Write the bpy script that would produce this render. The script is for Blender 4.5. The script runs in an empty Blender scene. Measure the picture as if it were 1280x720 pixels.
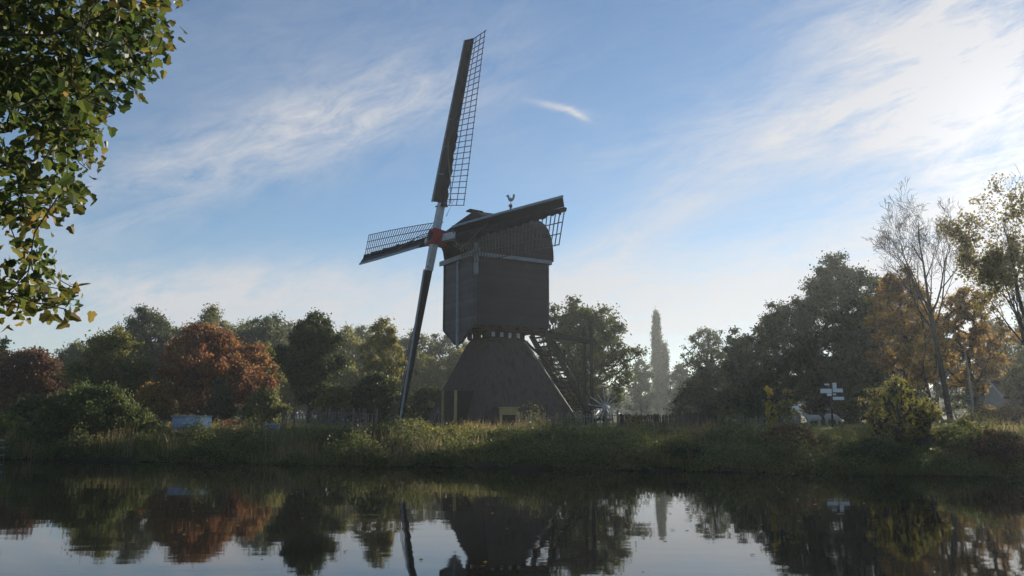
import bpy, math, random
import numpy as np
from mathutils import Vector
rng = np.random.default_rng(11)
random.seed(11)
PI = math.pi
A = lambda *v: np.array(v, dtype=float)
def unit(v):
    v = np.asarray(v, float); return v / max(1e-9, np.linalg.norm(v))

# ------------------------------------------------------------------ scene, camera
sc = bpy.context.scene
col = sc.collection
F = 1000.0; PITCH = math.atan(157 / F); CP, SP = math.cos(PITCH), math.sin(PITCH)
CAM = A(0, 0, 1.92)
cd = bpy.data.cameras.new('camera'); cam = bpy.data.objects.new('camera', cd); col.objects.link(cam)
cd.lens = F / 1280 * 36; cd.sensor_width = 36; cd.clip_end = 8000; cd.clip_start = 0.05
cam.location = CAM; cam.rotation_euler = (PI / 2 + PITCH, 0, 0)
sc.camera = cam

def at(px, py, Y):
    """point on the sight line of photo pixel (px, py) at distance Y ahead: used to survey the site"""
    a, b = (px - 640) / F, (360 - py) / F
    y, z = CP - b * SP, SP + b * CP
    return A(a / y * Y, Y, CAM[2] + z / y * Y)

# ------------------------------------------------------------------ terrain heights
def sstep(a, b, x):
    t = np.clip((x - a) / (b - a), 0, 1); return t * t * (3 - 2 * t)
BN = unit((.262, 1.0)); BY = 29.6                # normal of the far water's edge, pointing inland
def bank_s(x, y):
    """distance inland of the far water's edge"""
    w = 0.6 * np.sin(x * 0.31 + 1) + 0.45 * np.sin(x * 0.83 + 2.2) + 0.3 * np.sin(x * 1.7 + .5) + .15 * np.sin(x * 3.9)
    return (x * BN[0] + (y - BY) * BN[1]) + w
def terr(x, y):
    x = np.asarray(x, float); y = np.asarray(y, float)
    s = bank_s(x, y)
    far = -1.2 + 1.2 * sstep(-2.2, 0.0, s) + 0.5 * sstep(-0.3, 1.6, s) + 0.62 * sstep(1.0, 9.0, s)
    far = far + 0.05 * np.sin(x * .9 + y * .4) * sstep(1, 5, s) + 0.04 * np.sin(x * .33 - y * .71 + 1) * sstep(1, 5, s)
    near = -1.2 + 1.6 * sstep(5.8, 3.6, y + 0.25 * np.sin(x * .7))
    return np.maximum(far, near)
def tz(x, y): return float(terr(x, y))

# ------------------------------------------------------------------ materials
def newmat(name):
    m = bpy.data.materials.new(name); m.use_nodes = True
    nt = m.node_tree; nt.nodes.clear(); return m, nt
def nd(nt, t, **kw):
    n = nt.nodes.new(t)
    for k, v in kw.items(): setattr(n, k, v)
    return n
def ramp(nt, stops):
    r = nd(nt, 'ShaderNodeValToRGB'); e = r.color_ramp.elements
    e[0].position, e[0].color = stops[0][0], (*stops[0][1], 1)
    e[1].position, e[1].color = stops[-1][0], (*stops[-1][1], 1)
    for p, c in stops[1:-1]:
        q = e.new(p); q.color = (*c, 1)
    return r
def surf(name, c1, c2, scale=3.0, rough=.8, bump=.3, stretch=(1, 1, 1), detail=5, spec=.3, lines=None, c3=None):
    """two-tone noise surface with bump; lines=(axis, spacing, depth) adds board joints"""
    m, nt = newmat(name); L = nt.links.new
    out = nd(nt, 'ShaderNodeOutputMaterial'); p = nd(nt, 'ShaderNodeBsdfPrincipled')
    p.inputs['Roughness'].default_value = rough; p.inputs['Specular IOR Level'].default_value = spec
    tc = nd(nt, 'ShaderNodeTexCoord'); mp = nd(nt, 'ShaderNodeMapping'); mp.inputs['Scale'].default_value = stretch
    L(tc.outputs['Object'], mp.inputs['Vector'])
    n1 = nd(nt, 'ShaderNodeTexNoise'); n1.inputs['Scale'].default_value = scale; n1.inputs['Detail'].default_value = detail
    L(mp.outputs[0], n1.inputs['Vector'])
    stops = [(.3, c1), (.7, c2)] if c3 is None else [(.28, c1), (.5, c2), (.72, c3)]
    r = ramp(nt, stops); L(n1.outputs['Fac'], r.inputs[0])
    n2 = nd(nt, 'ShaderNodeTexNoise'); n2.inputs['Scale'].default_value = scale * 7; n2.inputs['Detail'].default_value = 4
    L(mp.outputs[0], n2.inputs['Vector'])
    ad = nd(nt, 'ShaderNodeMath', operation='MULTIPLY_ADD'); L(n2.outputs['Fac'], ad.inputs[0]); ad.inputs[1].default_value = .5; L(n1.outputs['Fac'], ad.inputs[2])
    h = ad.outputs[0]; colr = r.outputs[0]
    if lines:
        ax, sp, dep = lines
        sx = nd(nt, 'ShaderNodeSeparateXYZ'); L(tc.outputs['Object'], sx.inputs[0])
        d = nd(nt, 'ShaderNodeMath', operation='DIVIDE'); L(sx.outputs[ax], d.inputs[0]); d.inputs[1].default_value = sp
        fr = nd(nt, 'ShaderNodeMath', operation='FRACT'); L(d.outputs[0], fr.inputs[0])
        fl = nd(nt, 'ShaderNodeMath', operation='FLOOR'); L(d.outputs[0], fl.inputs[0])
        wn = nd(nt, 'ShaderNodeTexWhiteNoise', noise_dimensions='1D'); L(fl.outputs[0], wn.inputs['W'])
        mr = nd(nt, 'ShaderNodeMapRange'); L(wn.outputs['Value'], mr.inputs[0]); mr.inputs[3].default_value = .6; mr.inputs[4].default_value = 1.5
        mx = nd(nt, 'ShaderNodeVectorMath', operation='SCALE'); L(r.outputs[0], mx.inputs[0]); L(mr.outputs[0], mx.inputs['Scale'])
        colr = mx.outputs[0]
        gt = nd(nt, 'ShaderNodeMath', operation='GREATER_THAN'); L(fr.outputs[0], gt.inputs[0]); gt.inputs[1].default_value = .1
        a2 = nd(nt, 'ShaderNodeMath', operation='MULTIPLY_ADD'); L(gt.outputs[0], a2.inputs[0]); a2.inputs[1].default_value = dep; L(h, a2.inputs[2]); h = a2.outputs[0]
    L(colr, p.inputs['Base Color'])
    b = nd(nt, 'ShaderNodeBump'); b.inputs['Strength'].default_value = bump; b.inputs['Distance'].default_value = .03
    L(h, b.inputs['Height']); L(b.outputs[0], p.inputs['Normal'])
    L(p.outputs[0], out.inputs[0]); return m
def leafmat(name, stops, trans=.45, rough=.55):
    """leaf shader: colour chosen leaf by leaf from the mesh's own 'tint' value"""
    m, nt = newmat(name); L = nt.links.new
    out = nd(nt, 'ShaderNodeOutputMaterial'); p = nd(nt, 'ShaderNodeBsdfPrincipled')
    p.inputs['Roughness'].default_value = rough; p.inputs['Specular IOR Level'].default_value = .18
    at_ = nd(nt, 'ShaderNodeAttribute', attribute_name='tint'); r = ramp(nt, stops); L(at_.outputs['Fac'], r.inputs[0])
    t = nd(nt, 'ShaderNodeBsdfTranslucent')
    g = nd(nt, 'ShaderNodeGamma'); g.inputs[1].default_value = .8; L(r.outputs[0], g.inputs[0])
    L(r.outputs[0], p.inputs['Base Color']); L(g.outputs[0], t.inputs[0])
    mx = nd(nt, 'ShaderNodeMixShader'); mx.inputs[0].default_value = trans
    L(p.outputs[0], mx.inputs[1]); L(t.outputs[0], mx.inputs[2]); L(mx.outputs[0], out.inputs[0]); return m
def stops(*cs):
    n = len(cs); return [(i / (n - 1), c) for i, c in enumerate(cs)]

M = {}
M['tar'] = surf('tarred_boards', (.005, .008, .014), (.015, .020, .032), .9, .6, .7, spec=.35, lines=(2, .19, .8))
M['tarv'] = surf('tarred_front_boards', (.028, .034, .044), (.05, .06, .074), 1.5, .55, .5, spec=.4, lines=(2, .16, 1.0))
M['dark'] = surf('tarred_timber', (.007, .007, .009), (.016, .016, .018), 3, .7, .3)
M['brown'] = surf('brown_timber', (.022, .012, .009), (.04, .024, .017), 3, .7, .3)
M['thatch'] = surf('weathered_thatch', (.036, .027, .025), (.082, .061, .055), .8, .95, .9, (4, 4, 1.6), 8, .1, c3=(.050, .040, .036))
M['roof'] = surf('roof_boards', (.009, .009, .011), (.02, .021, .025), 2, .7, .6, lines=(2, .14, .7))
M['grey'] = surf('blue_grey_paint', (.20, .23, .27), (.30, .33, .37), 4, .6, .15)
M['greyd'] = surf('grey_board', (.07, .08, .085), (.15, .16, .16), 4, .7, .3)
M['lath'] = surf('lattice_laths', (.07, .055, .045), (.13, .10, .085), 3, .7, .3)
M['pale'] = surf('weathered_white_paint', (.34, .37, .40), (.52, .54, .55), 5, .55, .15)
M['red'] = surf('red_paint', (.24, .014, .016), (.36, .025, .025), 5, .5, .1)
M['yellow'] = surf('ochre_paint', (.30, .22, .09), (.42, .32, .15), 6, .6, .2)
M['canvas'] = surf('furled_dark_canvas', (.006, .007, .011), (.014, .016, .024), 5, .9, .8)
M['rope'] = surf('rope', (.12, .10, .08), (.2, .17, .13), 20, .9, .3)
M['metal'] = surf('galvanised_steel', (.35, .38, .42), (.55, .58, .62), 8, .4, .1)
M['bark'] = surf('bark', (.030, .024, .019), (.075, .062, .05), 6, .95, .8, (1, 1, .25))
M['twig'] = surf('twig_bark', (.05, .04, .033), (.10, .08, .065), 9, .9, .4)
M['birch'] = surf('pale_bark', (.22, .21, .19), (.38, .36, .33), 5, .8, .4)
M['stake'] = surf('weathered_stakes', (.12, .10, .085), (.27, .23, .19), 9, .9, .4, (1, 1, .3))
M['whitewash'] = surf('white_render', (.55, .56, .57), (.7, .7, .7), 2, .8, .15)
M['tile'] = surf('dark_roof_tiles', (.05, .03, .026), (.1, .06, .05), 3, .8, .5, lines=(2, .2, .8))
M['glass'] = surf('window_glass', (.03, .035, .04), (.06, .065, .07), 2, .08, 0, spec=.8)
M['pane'] = surf('pale_sky_and_flags', (.34, .36, .38), (.46, .47, .48), 3, .5, .1)
M['blue'] = surf('pale_blue_sheet', (.30, .38, .52), (.42, .50, .64), 2.2, .45, .25, lines=(0, .3, .6))
M['tank'] = surf('faded_plastic', (.12, .15, .19), (.2, .24, .28), 3, .6, .1)
M['wool'] = surf('sheep_wool', (.36, .33, .30), (.52, .49, .45), 14, .95, 1.0)
M['blackface'] = surf('sheep_skin', (.12, .10, .09), (.22, .19, .16), 9, .8, .2)
M['sign'] = surf('white_sign_boards', (.72, .74, .77), (.82, .83, .85), 3, .4, .05)

LM = {
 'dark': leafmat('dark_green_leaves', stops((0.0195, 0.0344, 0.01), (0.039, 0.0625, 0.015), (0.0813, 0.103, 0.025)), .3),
 'green': leafmat('mid_green_leaves', stops((.04, .058, .012), (.07, .098, .02), (.135, .16, .035)), .4),
 'olive': leafmat('olive_leaves', stops((0.0624, 0.0769, 0.0199), (0.117, 0.128, 0.0342), (0.234, 0.229, 0.057)), .45),
 'grey': leafmat('grey_green_leaves', stops((0.0547, 0.0726, 0.0282), (0.0911, 0.114, 0.0436), (0.155, 0.173, 0.0641)), .35),
 'yellow': leafmat('yellow_leaves', stops((.10, .10, .02), (.26, .22, .03), (.50, .38, .05)), .6),
 'ygreen': leafmat('yellow_green_leaves', stops((0.07, 0.092, 0.0177), (0.16, 0.166, 0.0299), (0.34, 0.267, 0.0408)), .45),
 'gold': leafmat('pale_gold_leaves', stops((0.096, 0.09, 0.02), (0.204, 0.168, 0.035), (0.36, 0.288, 0.06)), .55),
 'orange': leafmat('orange_leaves', stops((0.112, 0.0709, 0.0175), (0.319, 0.173, 0.027), (0.619, 0.365, 0.0473)), .5),
 'red': leafmat('red_leaves', stops((.045, .042, .018), (.13, .055, .022), (.24, .075, .026), (.34, .13, .035), (.36, .24, .05)), .42),
 'copper': leafmat('copper_leaves', stops((.04, .034, .02), (.11, .045, .026), (.19, .085, .036), (.22, .14, .045)), .38),
 'conifer': leafmat('conifer_needles', stops((0.0372, 0.0553, 0.0234), (0.0608, 0.0813, 0.0338), (0.0929, 0.114, 0.0442)), .15),
 'lime': leafmat('lime_leaves', stops((.018, .034, .008), (.045, .075, .012), (.11, .125, .018), (.28, .18, .035)), .5, .42),
 'flower': leafmat('pink_brown_seedheads', stops((.14, .07, .04), (.26, .12, .07), (.34, .19, .12)), .4),
 'grass': leafmat('grass_blades', stops((0.0506, 0.081, 0.0146), (0.0929, 0.135, 0.0219), (0.186, 0.203, 0.0365), (0.288, 0.236, 0.0851)), .45),
 'reed': leafmat('dry_reeds', stops((0.0966, 0.0858, 0.027), (0.193, 0.158, 0.054), (0.304, 0.224, 0.0972), (0.414, 0.317, 0.162)), .45),
}

# ------------------------------------------------------------------ mesh building
class MB:
    def __init__(s): s.v = []; s.f = []; s.n = 0; s.q = []; s.smooth = False
    def add(s, vs, fs):
        vs = np.asarray(vs, float)
        s.v.append(vs); s.f += [tuple(int(i) + s.n for i in f) for f in fs]; s.n += len(vs); return s
    def frame_box(s, c, ex, ey, ez, sx, sy, sz):
        """box centred at c with half axes along ex, ey, ez"""
        c = np.asarray(c, float); vs = []
        for k in (-1, 1):
            for j in (-1, 1):
                for i in (-1, 1): vs.append(c + np.asarray(ex) * i * sx / 2 + np.asarray(ey) * j * sy / 2 + np.asarray(ez) * k * sz / 2)
        return s.add(vs, [(0, 2, 3, 1), (4, 5, 7, 6), (0, 1, 5, 4), (2, 6, 7, 3), (0, 4, 6, 2), (1, 3, 7, 5)])
    def box(s, c, sx, sy, sz, rz=0):
        return s.frame_box(c, (math.cos(rz), math.sin(rz), 0), (-math.sin(rz), math.cos(rz), 0), (0, 0, 1), sx, sy, sz)
    def bar(s, a, b, w, h, side=None, w2=None, h2=None):
        """rectangular beam from a to b, w across 'side', h the other way, tapering to w2, h2"""
        a, b = np.asarray(a, float), np.asarray(b, float); d = unit(b - a)
        if side is None: side = (0, 0, 1) if abs(d[2]) < .9 else (1, 0, 0)
        y = unit(np.asarray(side, float) - d * np.dot(side, d)); z = np.cross(d, y)
        w2 = w if w2 is None else w2; h2 = h if h2 is None else h2
        vs = []
        for p, ww, hh in ((a, w, h), (b, w2, h2)):
            for i, j in ((-1, -1), (1, -1), (1, 1), (-1, 1)): vs.append(p + y * i * ww / 2 + z * j * hh / 2)
        return s.add(vs, [(0, 3, 2, 1), (4, 5, 6, 7), (0, 1, 5, 4), (1, 2, 6, 5), (2, 3, 7, 6), (3, 0, 4, 7)])
    def tube(s, pts, rad, n=8, cap=True):
        pts = [np.asarray(p, float) for p in pts]
        if not hasattr(rad, '__len__'): rad = [rad] * len(pts)
        vs = []
        for i, p in enumerate(pts):
            d = unit(pts[min(i + 1, len(pts) - 1)] - pts[max(i - 1, 0)])
            up = A(0, 0, 1) if abs(d[2]) < .95 else A(1, 0, 0)
            x = unit(np.cross(d, up)); y = np.cross(d, x)
            for k in range(n):
                t = 2 * PI * k / n; vs.append(p + (x * math.cos(t) + y * math.sin(t)) * rad[i])
        fs = []
        for i in range(len(pts) - 1):
            for k in range(n):
                k2 = (k + 1) % n; fs.append((i * n + k, i * n + k2, (i + 1) * n + k2, (i + 1) * n + k))
        if cap: fs += [tuple(range(n))[::-1], tuple((len(pts) - 1) * n + k for k in range(n))]
        return s.add(vs, fs)
    def loft(s, secs, cap=True, close=False):
        n = len(secs[0]); vs = np.concatenate([np.asarray(q, float) for q in secs]); fs = []
        for i in range(len(secs) - 1):
            for k in range(n if close else n - 1):
                k2 = (k + 1) % n; fs.append((i * n + k, i * n + k2, (i + 1) * n + k2, (i + 1) * n + k))
        if cap: fs += [tuple(range(n))[::-1], tuple((len(secs) - 1) * n + k for k in range(n))]
        return s.add(vs, fs)
    def prism(s, pts, ext):
        pts = np.asarray(pts, float); n = len(pts); ext = np.asarray(ext, float)
        fs = [tuple(range(n))[::-1], tuple(range(n, 2 * n))] + [(k, (k + 1) % n, n + (k + 1) % n, n + k) for k in range(n)]
        return s.add(np.concatenate([pts, pts + ext]), fs)
    def blob(s, c, rx, ry, rz, nu=10, nv=7):
        c = np.asarray(c, float); vs = []
        for j in range(nv + 1):
            th = PI * j / nv
            for i in range(nu):
                ph = 2 * PI * i / nu; vs.append(c + A(rx * math.sin(th) * math.cos(ph), ry * math.sin(th) * math.sin(ph), rz * math.cos(th)))
        fs = [(j * nu + i, j * nu + (i + 1) % nu, (j + 1) * nu + (i + 1) % nu, (j + 1) * nu + i) for j in range(nv) for i in range(nu)]
        return s.add(vs, fs)
    def build(s, name, mat, parent=None, org=(0, 0, 0), smooth=False, bevel=0):
        me = bpy.data.meshes.new(name)
        me.from_pydata((np.concatenate(s.v) - np.asarray(org, float)).tolist(), [], s.f); me.update()
        me.materials.append(mat)
        if smooth: me.polygons.foreach_set('use_smooth', [True] * len(me.polygons))
        o = bpy.data.objects.new(name, me); col.objects.link(o)
        if parent is not None: o.parent = parent
        if bevel:
            b = o.modifiers.new('bevel', 'BEVEL'); b.width = bevel; b.segments = 2; b.limit_method = 'ANGLE'
        return o

def fastmesh(name, verts, k, mat, parent=None, org=(0, 0, 0), tint=None, smooth=False):
    """verts: (n_faces*k, 3), every k verts one face"""
    verts = (np.asarray(verts).reshape(-1, 3) - np.asarray(org)).astype(np.float32); nf = len(verts) // k
    me = bpy.data.meshes.new(name); me.vertices.add(nf * k); me.vertices.foreach_set('co', verts.ravel())
    me.loops.add(nf * k); me.loops.foreach_set('vertex_index', np.arange(nf * k, dtype=np.int32))
    me.polygons.add(nf); me.polygons.foreach_set('loop_start', np.arange(nf, dtype=np.int32) * k)
    if tint is not None:
        at_ = me.attributes.new('tint', 'FLOAT', 'FACE'); at_.data.foreach_set('value', np.clip(tint, 0, 1).astype(np.float32))
    me.update(calc_edges=True); me.materials.append(mat)
    o = bpy.data.objects.new(name, me); col.objects.link(o)
    if parent is not None: o.parent = parent
    return o
def empty(name, loc):
    o = bpy.data.objects.new(name, None); col.objects.link(o); o.location = loc; o.empty_display_size = .3; return o
def tag(o, label=None, cat=None, group=None, kind=None):
    if label: o['label'] = label
    if cat: o['category'] = cat
    if group: o['group'] = group
    if kind: o['kind'] = kind
    return o

# ------------------------------------------------------------------ leaves, trees
def leaf_quads(c, size, droop=.35, asp=.62, rg=rng):
    """one folded-flat diamond leaf per centre"""
    n = len(c); size = np.broadcast_to(size, (n,))[:, None]
    d = rg.normal(size=(n, 3)); d[:, 2] -= droop; d /= np.linalg.norm(d, axis=1)[:, None]
    r = rg.normal(size=(n, 3)); s = np.cross(d, r); s /= np.linalg.norm(s, axis=1)[:, None]
    a = c - d * size * .5; b = c + s * size * asp * .5 - d * size * .08; e = c + d * size * .5; f = c - s * size * asp * .5 - d * size * .08
    return np.stack([a, b, e, f], 1).reshape(-1, 3)

def skeleton(tr, pts, kdist=1.0, upbias=.25, jit=.05, sagm=.06):
    """join each point to the nearest wood already grown; returns nodes, parents, loads"""
    nodes = [np.asarray(p, float) for p in tr]; par = [-1] + list(range(len(tr) - 1)); leafn = [0] * len(tr)
    ntr = len(tr)
    base = np.asarray(tr[len(tr) // 3])
    order = np.argsort(np.linalg.norm(pts - base, axis=1))
    dist = np.zeros(ntr)
    for i in range(1, ntr): dist[i] = dist[i - 1] + np.linalg.norm(nodes[i] - nodes[i - 1])
    dist = list(dist); NP = np.array(nodes); D = np.array(dist)
    for i in order:
        p = pts[i]
        dd = np.linalg.norm(NP - p, axis=1)
        cost = dd + .28 * D * kdist + np.clip(NP[:, 2] - p[2] + dd * .35, 0, None) * upbias * 2
        cost[0] += 9
        j = int(np.argmin(cost)); q = NP[j]
        mid = (q * .5 + p * .5) + A(0, 0, -sagm * dd[j]) + rng.normal(size=3) * jit * dd[j]
        k = len(NP)
        NP = np.vstack([NP, mid, p]); D = np.append(D, [D[j] + dd[j] * .5, D[j] + dd[j]])
        par += [j, k]
    return NP, par
def wood(NP, par, rtip, rbase, pw=.42):
    n = len(NP); load = np.zeros(n)
    child = np.zeros(n, int)
    for i in range(1, n): child[par[i]] += 1
    load[child == 0] = 1
    for i in range(n - 1, 0, -1): load[par[i]] += load[i]
    # parents always have smaller index than children except trunk chain, which also holds
    r = rtip + (rbase - rtip) * (load / load[0]) ** pw
    return r
def tubes(NP, par, r, k=5):
    par = np.array(par); idx = np.arange(1, len(NP)); a, b = NP[par[idx]], NP[idx]
    d = b - a; ln = np.linalg.norm(d, axis=1)[:, None] + 1e-9; d = d / ln
    up = np.where(np.abs(d[:, 2:3]) < .95, A(0, 0, 1), A(1, 0, 0)); x = np.cross(d, up); x /= np.linalg.norm(x, axis=1)[:, None]; y = np.cross(d, x)
    r0 = np.minimum(r[par[idx]], r[idx] * 1.6)[:, None]; r1 = r[idx][:, None]
    a = a - d * r0 * .4
    out = []
    for q in range(k):
        t0, t1 = 2 * PI * q / k, 2 * PI * (q + 1) / k
        c0, c1 = x * math.cos(t0) + y * math.sin(t0), x * math.cos(t1) + y * math.sin(t1)
        out.append(np.stack([a + c0 * r0, a + c1 * r0, b + c1 * r1, b + c0 * r1], 1))
    return np.concatenate(out).reshape(-1, 3)

PROF = {
 'round': lambda h: np.sqrt(np.clip(1 - (2 * h - .9) ** 2 / 1.21, 0, 1)),
 'dome': lambda h: np.sqrt(np.clip(1 - h ** 2.2, 0, 1)),
 'cone': lambda h: (1 - h) ** .75 * (.55 + .45 * sstep(0, .15, h)),
 'column': lambda h: np.minimum(sstep(0, .12, h) * .4 + .6, 1) * (1 - sstep(.62, 1.08, h)) ** .6,
 'oval': lambda h: np.sqrt(np.clip(1 - (2 * h - 1) ** 2, 0, 1)),
 'vase': lambda h: (.3 + .7 * sstep(0, .6, h)) * np.sqrt(np.clip(1 - np.clip(h - .5, 0, 1) ** 2 * 3.6, 0, 1)),
 'low': lambda h: (1 - h * .75),
}
def tree(name, label, px, Y, top, wpx, leaf, prof='round', clear=.22, nc=110, per=150, ls=.19, cr=.17, r=.2, group=None,
         cat='tree', basepy=None, lean=0, depth=1.0, bark='bark', sag=.35, fill=.35, flat=.75, trunkpx=None, droopy=0, tintshift=0, lobes=1.0, dens=1.55, pm=1.25):
    nc = int(nc * dens); P = at(px, top, Y); x = P[0]; y = Y; z0 = tz(x, y); H = P[2] - z0; W = wpx / F * Y
    bx = at(trunkpx, 500, Y)[0] if trunkpx is not None else x
    z0 = tz(bx, y); base = A(bx, y, z0 - .05)
    h = rng.random(nc * 3); h = h ** .85; pr = PROF[prof](h); keep = rng.random(nc * 3) < np.clip(pr, .12, 1); h, pr = h[keep][:nc], pr[keep][:nc]; n = len(h)
    th = rng.random(n) * 2 * PI; rr = np.sqrt(fill ** 2 + (1 - fill ** 2) * rng.random(n)) * (.86 + .2 * rng.random(n))
    cs = min(W / 2, 99) * cr * 2
    R = np.clip(W / 2 - cs * .55, .1, None)
    lob = 1 + .14 * lobes * np.sin(th * 2 + rng.random() * 6) + .15 * lobes * np.sin(th * 2 + h * 9 + rng.random() * 6) + .10 * np.sin(h * 17 + th + rng.random() * 6)
    c = np.stack([x + R * pr * rr * np.cos(th) * lob, y + R * pr * rr * np.sin(th) * depth * lob, z0 + H * (clear + (1 - clear) * h * (1 + .05 * np.sin(th * 3 + rng.random() * 6))) - cs * .45 * (h > .5)], 1)
    c[:, 0] += lean * h * H
    # trunk
    topz = z0 + H * (.86 if prof in ('cone', 'column', 'oval') else .62)
    if clear > .02 or prof in ('cone', 'column'):
        nt_ = 7; tr = [A(bx + (x + lean * H * .5 - bx) * (i / nt_) ** 1.4 + .03 * H * math.sin(i * 1.3 + px) * (i > 0) * .5, y + .02 * H * math.sin(i * 2.1 + px), base[2] + (topz - base[2]) * i / nt_) for i in range(nt_ + 1)]
    else:
        tr = [base, base + A(0, 0, H * .12), base + A(.05, 0, H * .25)]
    NP, par = skeleton(tr, c); rad = wood(NP, par, max(.012, r * .06), r)
    rad[0] *= 1.25
    root = empty(name, (bx, y, z0)); tag(root, label, cat, group)
    fastmesh('trunk' if clear > .02 or prof == 'cone' else 'stems', tubes(NP, par, rad), 4, M[bark], root, root.location)
    # leaves: clumps of uneven size
    size = cs * (.55 + .75 * rng.random(n)); cnt = np.maximum(8, (per * pm * (size / cs) ** 1.6)).astype(int)
    ci = np.repeat(np.arange(n), cnt); m = len(ci)
    off = rng.normal(size=(m, 3)); off /= np.linalg.norm(off, axis=1)[:, None]
    off *= (rng.random(m) ** .5)[:, None] * size[ci][:, None] * .56 * (1 + .45 * rng.normal(size=m))[:, None]
    off[:, 2] *= flat
    if droopy: off[:, 2] -= droopy * rng.random(m) * size[ci]
    pos = c[ci] + off
    pos[:, 2] = np.maximum(pos[:, 2], terr(pos[:, 0], pos[:, 1]) + .03)
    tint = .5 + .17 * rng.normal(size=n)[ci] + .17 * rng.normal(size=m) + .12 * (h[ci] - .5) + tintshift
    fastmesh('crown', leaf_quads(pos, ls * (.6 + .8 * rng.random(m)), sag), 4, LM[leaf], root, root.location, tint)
    return root

def bare_tree(name, label, Y, basepx, fork, top, spread, leaf=None, nleaf=0, r=.2, ls=.13, seed=5, limbs=7, lean=0.0, depth=4, side=5, thin=.12, low=1):
    """open-grown tree: a trunk that divides into rising limbs, each with finer and finer side shoots"""
    rg = np.random.default_rng(seed)
    bx = at(basepx, 500, Y)[0]; z0 = tz(bx, Y); fk = at(fork[0], fork[1], Y); base = A(bx, Y, z0 - .05); H = at(fork[0], top, Y)[2] - fk[2]
    N = [base]; par = [-1]; rad = [r * 1.25]; tips = []
    def node(p, q, rr): N.append(p); par.append(q); rad.append(rr); return len(N) - 1
    k = 0; side_ = A(1, 0, 0)
    for t in np.linspace(.12, 1, 7): k = node(base + (fk - base) * t + A(.04 * math.sin(t * 6), .06 * math.sin(t * 7), 0) * H / 5 * (t < 1), k, r * (1.12 - .32 * t))
    def grow(k, d, ln, rr, lev):
        ns = 5 if lev < 2 else 4 if lev < depth else 3
        p = N[k]; kk = k; nodes = []
        for i in range(ns):
            d = unit(d + rg.normal(size=3) * (.10 if lev < 2 else .16) + A(0, 0, .10 if lev < 3 else .05)); p = p + d * ln / ns
            f = 1 - .75 * (i + 1) / ns if lev < depth else 1 - .6 * (i + 1) / ns
            kk = node(p, kk, max(.006, rr * f)); nodes.append((kk, d, rr * f))
        tips.append(p)
        if lev >= depth: return
        nsd = side if lev < depth - 1 else side - 1
        for i in range(nsd + (lev == 0)):
            t = .25 + .75 * (i + rg.random()) / nsd; a = min(ns - 1, int(t * ns)); q, dd, r2 = nodes[a]
            ax = unit(np.cross(dd, rg.normal(size=3))); an = math.radians(rg.uniform(22, 48)); nd_ = unit(dd * math.cos(an) + ax * math.sin(an))
            if rg.random() < thin: continue
            grow(q, nd_, ln * rg.uniform(.42, .62) * (1.15 - .35 * t), max(.007, r2 * .62), lev + 1)
    for i in range(limbs):
        a = 2 * PI * i / limbs + rg.random() * .7; sp_ = spread * (.35 + .75 * rg.random()) if i else .08
        grow(max(2, k - (i * low) // limbs - (i % 2)), unit(A(math.cos(a) * sp_ + lean, math.sin(a) * sp_, 1)), H * (.74 if i else .86) * rg.uniform(.82, 1.0), r * (.42 if i else .6), 0)
    root = empty(name, (bx, Y, z0)); tag(root, label, 'tree')
    fastmesh('trunk', tubes(np.array(N), par, np.array(rad)), 4, M['twig' if not leaf else 'bark'], root, root.location)
    if leaf:
        T = np.array(N)[np.array(rad) < r * .16]; w = np.sin(T[:, 0] * 1.3 + 1) + np.sin(T[:, 2] * 1.5) + np.sin(T[:, 1] * 1.2) + rg.normal(size=len(T)) * .8
        T = T[w > .1]; ci = rg.integers(0, len(T), nleaf); pos = T[ci] + rg.normal(size=(nleaf, 3)) * .17
        fastmesh('crown', leaf_quads(pos, ls * (.6 + .8 * rg.random(nleaf)), .6, .8, rg), 4, LM[leaf], root, root.location, .5 + .2 * rg.normal(size=nleaf))
    return root

# ------------------------------------------------------------------ ground, water
gx = np.unique(np.concatenate([np.linspace(-1500, -60, 24), np.linspace(-60, 60, 181), np.linspace(60, 1500, 24)]))
gy = np.unique(np.concatenate([np.linspace(-200, 2, 12), np.linspace(2, 75, 147), np.linspace(75, 300, 30), np.linspace(300, 2600, 14)]))
X, Yg = np.meshgrid(gx, gy); Z = terr(X, Yg)
nx, ny = len(gx), len(gy)
V = np.stack([X, Yg, Z], -1).reshape(-1, 3)
g = MB(); g.add(V, [(j * nx + i, j * nx + i + 1, (j + 1) * nx + i + 1, (j + 1) * nx + i) for j in range(ny - 1) for i in range(nx - 1)])
gm, nt = newmat('meadow_ground'); L = nt.links.new
out = nd(nt, 'ShaderNodeOutputMaterial'); p = nd(nt, 'ShaderNodeBsdfPrincipled'); p.inputs['Roughness'].default_value = .95; p.inputs['Specular IOR Level'].default_value = .1
tc = nd(nt, 'ShaderNodeTexCoord'); n1 = nd(nt, 'ShaderNodeTexNoise'); n1.inputs['Scale'].default_value = .22; n1.inputs['Detail'].default_value = 6; L(tc.outputs['Object'], n1.inputs['Vector'])
n2 = nd(nt, 'ShaderNodeTexNoise'); n2.inputs['Scale'].default_value = 5; n2.inputs['Detail'].default_value = 6; L(tc.outputs['Object'], n2.inputs['Vector'])
r1 = ramp(nt, [(.3, (.035, .055, .014)), (.5, (.06, .085, .02)), (.72, (.085, .09, .03))]); L(n1.outputs['Fac'], r1.inputs[0])
r2 = ramp(nt, [(.3, (.45, .45, .45)), (.7, (1.3, 1.3, 1.3))]); L(n2.outputs['Fac'], r2.inputs[0])
mm = nd(nt, 'ShaderNodeMix', data_type='RGBA', blend_type='MULTIPLY'); mm.inputs[0].default_value = 1; L(r1.outputs[0], mm.inputs[6]); L(r2.outputs[0], mm.inputs[7])
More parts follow.
